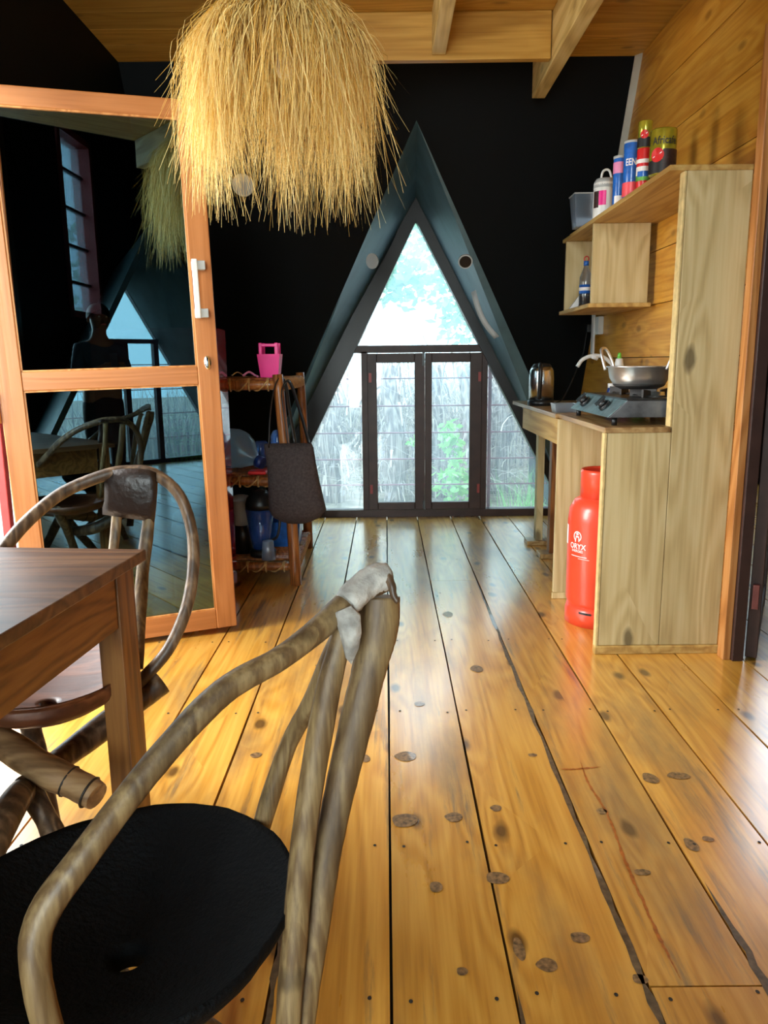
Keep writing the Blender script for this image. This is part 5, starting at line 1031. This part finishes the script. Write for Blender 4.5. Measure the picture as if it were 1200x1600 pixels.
m_ = MB(); m_.tube(spath([(-0.93, 3.6, zb_ + 0.0), (-0.92, 3.58, zb_ + 0.06), (-0.94, 3.6, zb_ + 0.12), (-0.93, 3.6, zb_ + 0.17)], 5), [0.06, 0.085, 0.10, 0.105, 0.10, 0.095, 0.10, 0.105, 0.10, 0.095, 0.09, 0.09, 0.085, 0.08, 0.08, 0.075], 16, wob=0.12, seed=9); tag(m_.build('plastic_sack', 'wrap'), 'crumpled clear plastic sack under the green basket', 'sack')

# ------------------------------------------------------------------ photographer (only seen mirrored in the door glass)
def skin_body(name, verts, edges, radii, mat, parent, root=0, sub=2):
    me = bpy.data.meshes.new(name); me.from_pydata(verts, edges, []); me.materials.append(M[mat])
    o = bpy.data.objects.new(name, me); COL.objects.link(o); o.parent = parent; o.location = -Vector(parent.location)
    sk = o.modifiers.new('skin', 'SKIN'); sk.use_smooth_shade = True; su = o.modifiers.new('sub', 'SUBSURF'); su.levels = sub; su.render_levels = sub
    if not me.skin_vertices: me.attributes
    bm = bmesh.new(); bm.from_mesh(me); ly = bm.verts.layers.skin.verify()
    bm.verts.ensure_lookup_table()
    for i, v in enumerate(bm.verts):
        r_ = radii[i]; v[ly].radius = (r_, r_) if isinstance(r_, (int, float)) else r_; v[ly].use_root = (i == root)
    bm.to_mesh(me); bm.free(); return o
pb = (0.24, -0.46, 0.0)
per = thing('person', pb, 'standing person in a dark shirt holding up a phone, mirrored in the door glass', 'person')
x0, y0 = pb[0], pb[1]
V = [(x0, y0, 0.95), (x0, y0, 1.15), (x0, y0 + 0.01, 1.32), (x0, y0 + 0.02, 1.42), (x0, y0 + 0.04, 1.50), (x0, y0 + 0.055, 1.58), (x0, y0 + 0.055, 1.64)]
r_ = [(0.16, 0.11), (0.15, 0.10), (0.17, 0.10), (0.075, 0.06), (0.055, 0.055), (0.088, 0.10), (0.075, 0.088)]
E_ = [(i, i + 1) for i in range(6)]
def chain(start, pts, rad):
    a = start
    for p, q in zip(pts, rad): V.append(p); r_.append(q); E_.append((a, len(V) - 1)); a = len(V) - 1
    return a
for sg in (-1, 1):
    w_ = chain(2, [(x0 + sg * 0.17, y0 + 0.01, 1.34), (x0 + sg * 0.23, y0 + 0.04, 1.10), (x0 + sg * 0.10, y0 + 0.27, 1.17), (x0 + sg * 0.085, y0 + 0.30, 1.18)], [0.058, 0.045, 0.028, (0.018, 0.032)])
    for k in range(4):
        bz = 1.215 - 0.018 * k
        chain(w_, [(x0 + sg * 0.078, y0 + 0.325, bz), (x0 + sg * 0.060, y0 + 0.345 , bz + 0.003), (x0 + sg * 0.040, y0 + 0.335, bz + 0.005)], [0.009, 0.008, 0.007])
    chain(w_, [(x0 + sg * 0.075, y0 + 0.285, 1.205), (x0 + sg * 0.050, y0 + 0.285, 1.225)], [0.010, 0.008])
    chain(0, [(x0 + sg * 0.09, y0, 0.88), (x0 + sg * 0.10, y0 + 0.01, 0.50), (x0 + sg * 0.10, y0 - 0.01, 0.09), (x0 + sg * 0.11, y0 + 0.12, 0.04)], [0.095, 0.062, 0.042, (0.045, 0.03)])
skin_body('body', V, E_, r_, 'skin', per)
Vs = [(x0, y0, 0.93), (x0, y0, 1.15), (x0, y0 + 0.01, 1.33), (x0, y0 + 0.02, 1.42)]; Rs = [(0.178, 0.128), (0.168, 0.118), (0.185, 0.118), (0.09, 0.075)]; Es = [(0, 1), (1, 2), (2, 3)]
for sg in (-1, 1):
    Vs += [(x0 + sg * 0.17, y0 + 0.01, 1.34), (x0 + sg * 0.23, y0 + 0.04, 1.10), (x0 + sg * 0.14, y0 + 0.20, 1.15)]; Rs += [0.070, 0.056, 0.042]; k = len(Vs) - 3; Es += [(2, k), (k, k + 1), (k + 1, k + 2)]
skin_body('shirt', Vs, Es, Rs, 'shirt', per)
Vt = [(x0, y0, 0.97), (x0, y0, 0.90)]; Rt = [(0.165, 0.118), (0.165, 0.12)]; Et = [(0, 1)]
for sg in (-1, 1):
    Vt += [(x0 + sg * 0.095, y0, 0.82), (x0 + sg * 0.10, y0 + 0.01, 0.50), (x0 + sg * 0.10, y0 - 0.01, 0.11)]; Rt += [0.105, 0.075, 0.058]; k = len(Vt) - 3; Et += [(1, k), (k, k + 1), (k + 1, k + 2)]
skin_body('trousers', Vt, Et, Rt, 'trousers', per)
m_ = MB(); c = (x0, y0 + 0.045, 1.60)
vs = []; fs = []; n = 24; kk = 9
for i in range(kk):
    ph = i / (kk - 1) * R(105)
    for j in range(n):
        t = 2 * math.pi * j / n; f_ = max(0, math.sin(t)); phh = min(ph, R(105) - f_ * R(40))
        vs.append((c[0] + 0.098 * math.sin(phh) * math.cos(t), c[1] + 0.115 * math.sin(phh) * math.sin(t), c[2] + 0.02 + 0.105 * math.cos(phh)))
for i in range(kk - 1):
    for j in range(n): q = (j + 1) % n; fs.append((i * n + j, i * n + q, (i + 1) * n + q, (i + 1) * n + j))
m_.add(vs, fs, 0, True); m_.build('hair', 'hair', per)
m_ = MB(); fy = y0 + 0.15
for sg in (-1, 1): m_.lathe([(0, -0.007), (0.006, -0.005), (0.009, 0), (0.006, 0.005), (0, 0.007)], (x0 + sg * 0.032, fy - 0.008, 1.605), 10)
m_.build('eyes', 'white_print', per)
m_ = MB(); m_.prism([(x0 - 0.008, fy - 0.01, 1.60), (x0 + 0.008, fy - 0.01, 1.60), (x0 + 0.014, fy + 0.0, 1.565), (x0, fy + 0.02, 1.567), (x0 - 0.014, fy + 0.0, 1.565)], (0, -0.02, 0)); m_.build('nose', 'skin', per)
m_ = MB(); m_.box((x0 - 0.022, fy - 0.015, 1.538), (x0 + 0.022, fy + 0.003, 1.546)); m_.build('mouth', 'coral', per)
for sg in (-1, 1): m_ = MB(); m_.lathe([(0, -0.03), (0.012, -0.02), (0.014, 0), (0.012, 0.02), (0, 0.03)], (x0 + sg * 0.092, y0 + 0.05, 1.585), 10); m_.build('ear', 'skin', per)
m_ = MB(); m_.box((x0 - 0.036, y0 + 0.305, 1.15), (x0 + 0.036, y0 + 0.313, 1.30)); tag(m_.build('phone', 'phone', bevel=0.003), 'black phone held upright by the mirrored person', 'phone')

# ================================================================== OUTSIDE
random.seed(99)
m_ = MB(); m_.box((-30, 6.4, -0.42), (30, 60, -0.40)); m_.box((-30, -30, -0.42), (-3.2, 6.4, -0.40)); m_.box((-3.2, -30, -0.42), (30, -3.2, -0.40)); struct(m_.build('ground', 'ground'))
m_ = MB(); m_.box((-3.2, -1.0, -0.10), (-1.50, 6.4, -0.02)); struct(m_.build('terrace', 'deck'))
m_ = MB(); m_.box((-1.60, 3.12, -0.02), (-1.565, 3.155, 2.3)); tag(m_.build('red_post', 'red_metal', bevel=0.004), 'red metal post outside the left doorway', 'post')
def leaf(mb, c, s, up=0.0):
    a = random.uniform(0, 6.28); b_ = random.uniform(-0.9, 0.9) + up; d = Vector((math.cos(a) * math.cos(b_), math.sin(a) * math.cos(b_), math.sin(b_))); n = d.orthogonal().normalized(); n.rotate(Matrix.Rotation(random.uniform(0, 3.1), 3, d))
    mb.add([c, c + d * s * 0.5 + n * s * 0.28, c + d * s, c + d * s * 0.5 - n * s * 0.28], [(0, 1, 2, 3)])
def blade(mb, c, h, lean, w_=0.012):
    a = random.uniform(0, 6.28); d = Vector((math.cos(a), math.sin(a) * 0.5, 0)); s = Vector((-d.y, d.x, 0)) * w_; vs = []; k = 6
    for i in range(k): t = i / (k - 1); p = c + Vector((0, 0, h * t)) + d * lean * t * t - Vector((0, 0, abs(lean) * 0.4 * t ** 3)); q = s * (1 - t * 0.9); vs += [p - q, p + q]
    mb.add(vs, [(2 * i, 2 * i + 1, 2 * i + 3, 2 * i + 2) for i in range(k - 1)])
trunks = [(-1.35, 9.6, 0.16, 'leftmost'), (-0.62, 8.9, 0.15, 'left pane'), (-0.15, 9.8, 0.20, 'thick'), (0.10, 8.7, 0.13, ''), (0.62, 9.2, 0.17, ''), (1.02, 8.6, 0.12, ''), (1.35, 9.5, 0.20, ''), (1.95, 9.0, 0.16, '')]
tl = ['grey palm trunk leftmost outside the gable window', 'ragged palm trunk outside the left side pane', 'thick grey palm trunk behind the left casement', 'slim leaning palm trunk behind the left casement', 'grey palm trunk behind the right casement above the green vine', 'slim palm trunk behind the right casement edge', 'stout palm trunk outside the right side pane', 'palm trunk rightmost behind the counter end']
for (x, y, r_, _), lb in zip(trunks, tl):
    m_ = MB(); ln = random.uniform(-0.15, 0.15); stick(m_, [(x, y, -0.41), (x + ln * 0.4, y, 0.4), (x + ln, y + 0.1, 1.15)], (r_, r_ * 0.8), 14, seed=int(x * 100) + 500, wob=0.12, sub=8, jit=0.01)
    t = thing('palm_trunk', (x, y, -0.41), lb, 'tree', 'palm trunks behind the window'); m_.build('trunk', 'bark', t)
    m_ = MB()
    for k in range(60):
        a = random.uniform(0, 6.28); z = random.uniform(-0.3, 1.1); c = Vector((x + ln * 0.5 + r_ * math.cos(a), y + r_ * math.sin(a), z)); vs = []
        d = Vector((math.cos(a), math.sin(a), 0)); L_ = random.uniform(0.15, 0.5); s = Vector((-d.y, d.x, 0)) * random.uniform(0.008, 0.025)
        for i in range(4): t2_ = i / 3; p = c + d * L_ * 0.35 * t2_ + Vector((0, 0, random.choice((1, -1)) * 0 + L_ * t2_ * (0.5 - t2_))); vs += [p - s * (1 - t2_ * 0.7), p + s * (1 - t2_ * 0.7)]
        m_.add(vs, [(2 * i, 2 * i + 1, 2 * i + 3, 2 * i + 2) for i in range(3)])
    tag(m_.build('bark_shreds', 'frond', t), kind='stuff')
m_ = MB()
for k in range(3200):
    x = random.uniform(-3.2, 3.6); y = random.uniform(8.4, 11.0); c = Vector((x, y, random.uniform(-0.4, 1.0)))
    blade(m_, c, random.uniform(0.1, 1.0), random.uniform(0.3, 1.6), random.uniform(0.006, 0.022))
tag(m_.build('dry_fronds', 'frond'), 'tangle of dry grey palm fronds outside the gable window', 'dry fronds', kind='stuff')
m_ = MB()
for k in range(5200):
    x = random.uniform(-9, 9); blade(m_, Vector((x, random.uniform(11.5, 13.5), -0.41)), random.uniform(0.8, 2.2), random.uniform(0.1, 0.9), random.uniform(0.02, 0.05))
tag(m_.build('dry_thicket', 'frond'), 'pale dry thicket in the distance behind the palm trunks', 'thicket', kind='stuff')
def shrub(name, c, rad, n, s, mat, label, cat='shrub', stem=None, kindp='foliage'):
    t = thing(name, (c[0], c[1], -0.41), label, cat); m_ = MB()
    for k in range(n):
        d = Vector((random.gauss(0, 1), random.gauss(0, 1), random.gauss(0, 1))).normalized() * random.random() ** 0.4
        leaf(m_, Vector(c) + Vector((d.x * rad[0], d.y * rad[1], d.z * rad[2])), random.uniform(0.6, 1.3) * s)
    m_.build(kindp, mat, t); m_ = MB(); base = Vector((c[0], c[1], -0.41))
    for k in range(5):
        d = Vector((random.uniform(-1, 1) * rad[0] * 0.7, random.uniform(-1, 1) * rad[1] * 0.7, random.uniform(0.0, 0.6) * rad[2])); m_.tube(spath([base, (base + Vector(c)) / 2 + d * 0.3, Vector(c) + d], 4), [0.02 * rad[2]] * 4 + [0.012 * rad[2]] * 4 + [0.005], 6)
    m_.build('stems', 'bark', t); return t
p = at(702, 700, 7.9); shrub('leafy_vine', (p.x, 7.9, 0.42), (0.13, 0.15, 0.20), 110, 0.10, 'leaf', 'bright green vine behind the right casement, upper clump', 'vine')
p = at(710, 765, 7.7); shrub('leafy_vine', (p.x, 7.7, 0.02), (0.20, 0.2, 0.26), 200, 0.10, 'leaf', 'bright green vine low behind the right casement', 'vine')
p = at(645, 700, 7.6); shrub('leafy_vine', (p.x, 7.6, 0.42), (0.05, 0.05, 0.04), 14, 0.08, 'leaf', 'single green sprig at the edge of the left casement', 'vine')
m_ = MB(); g0 = at(815, 780, 7.0)
for k in range(170): blade(m_, Vector((g0.x + random.gauss(0.08, 0.14), 7.0 + random.gauss(0, 0.15), -0.41)), random.uniform(0.4, 0.8), random.uniform(0.1, 0.4), 0.008)
tag(m_.build('grass_clump', 'leaf'), 'green grass clump outside the right side pane', 'grass', kind='stuff')
def tree(x, y, z, rad, n, s, label, mat='leaf_pale'):
    t = thing('tree', (x, y, -0.41), label, 'tree', 'trees behind the window'); m_ = MB(); m_.tube(spath([(x, y, -0.41), (x + 0.1, y, z * 0.4), (x, y, z)], 5), [0.14 - 0.01 * k for k in range(11)], 10); m_.build('trunk', 'bark', t)
    m_ = MB()
    for b_ in range(11):
        cc_ = Vector((x + random.uniform(-1, 1) * rad, y + random.uniform(-1, 1) * rad * 0.6, z + random.uniform(-0.8, 0.9) * rad)); rr = rad * random.uniform(0.25, 0.5)
        for k in range(n // 11):
            d = Vector((random.gauss(0, 1), random.gauss(0, 1), random.gauss(0, 1))).normalized() * random.random() ** 0.5 * rr; leaf(m_, cc_ + d, s * random.uniform(0.7, 1.3))
    m_.build('foliage', mat, t)
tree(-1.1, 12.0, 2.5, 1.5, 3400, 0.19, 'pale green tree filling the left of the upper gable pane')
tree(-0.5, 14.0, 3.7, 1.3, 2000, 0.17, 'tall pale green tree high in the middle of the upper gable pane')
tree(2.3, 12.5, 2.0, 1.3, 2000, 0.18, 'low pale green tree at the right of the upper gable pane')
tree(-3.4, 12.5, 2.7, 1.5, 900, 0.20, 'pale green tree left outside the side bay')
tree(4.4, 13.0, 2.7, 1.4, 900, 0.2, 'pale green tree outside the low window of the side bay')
m_ = MB()
for k in range(1800): blade(m_, Vector((random.uniform(-7, -4), random.uniform(1, 7), -0.41)), random.uniform(0.6, 1.8), random.uniform(0.1, 0.8), 0.02)
tag(m_.build('dry_thicket', 'frond'), 'pale dry thicket beyond the terrace outside the left doorway', 'thicket', kind='stuff')
m_ = MB()
for k in range(1600): blade(m_, Vector((random.uniform(-2, 6), random.uniform(-8, -6), -0.41)), random.uniform(0.6, 1.5), random.uniform(0.1, 0.8), 0.03)
tag(m_.build('dry_thicket', 'frond'), 'pale dry thicket mirrored behind the rear gable window', 'thicket', kind='stuff')
bpy.context.view_layer.update()
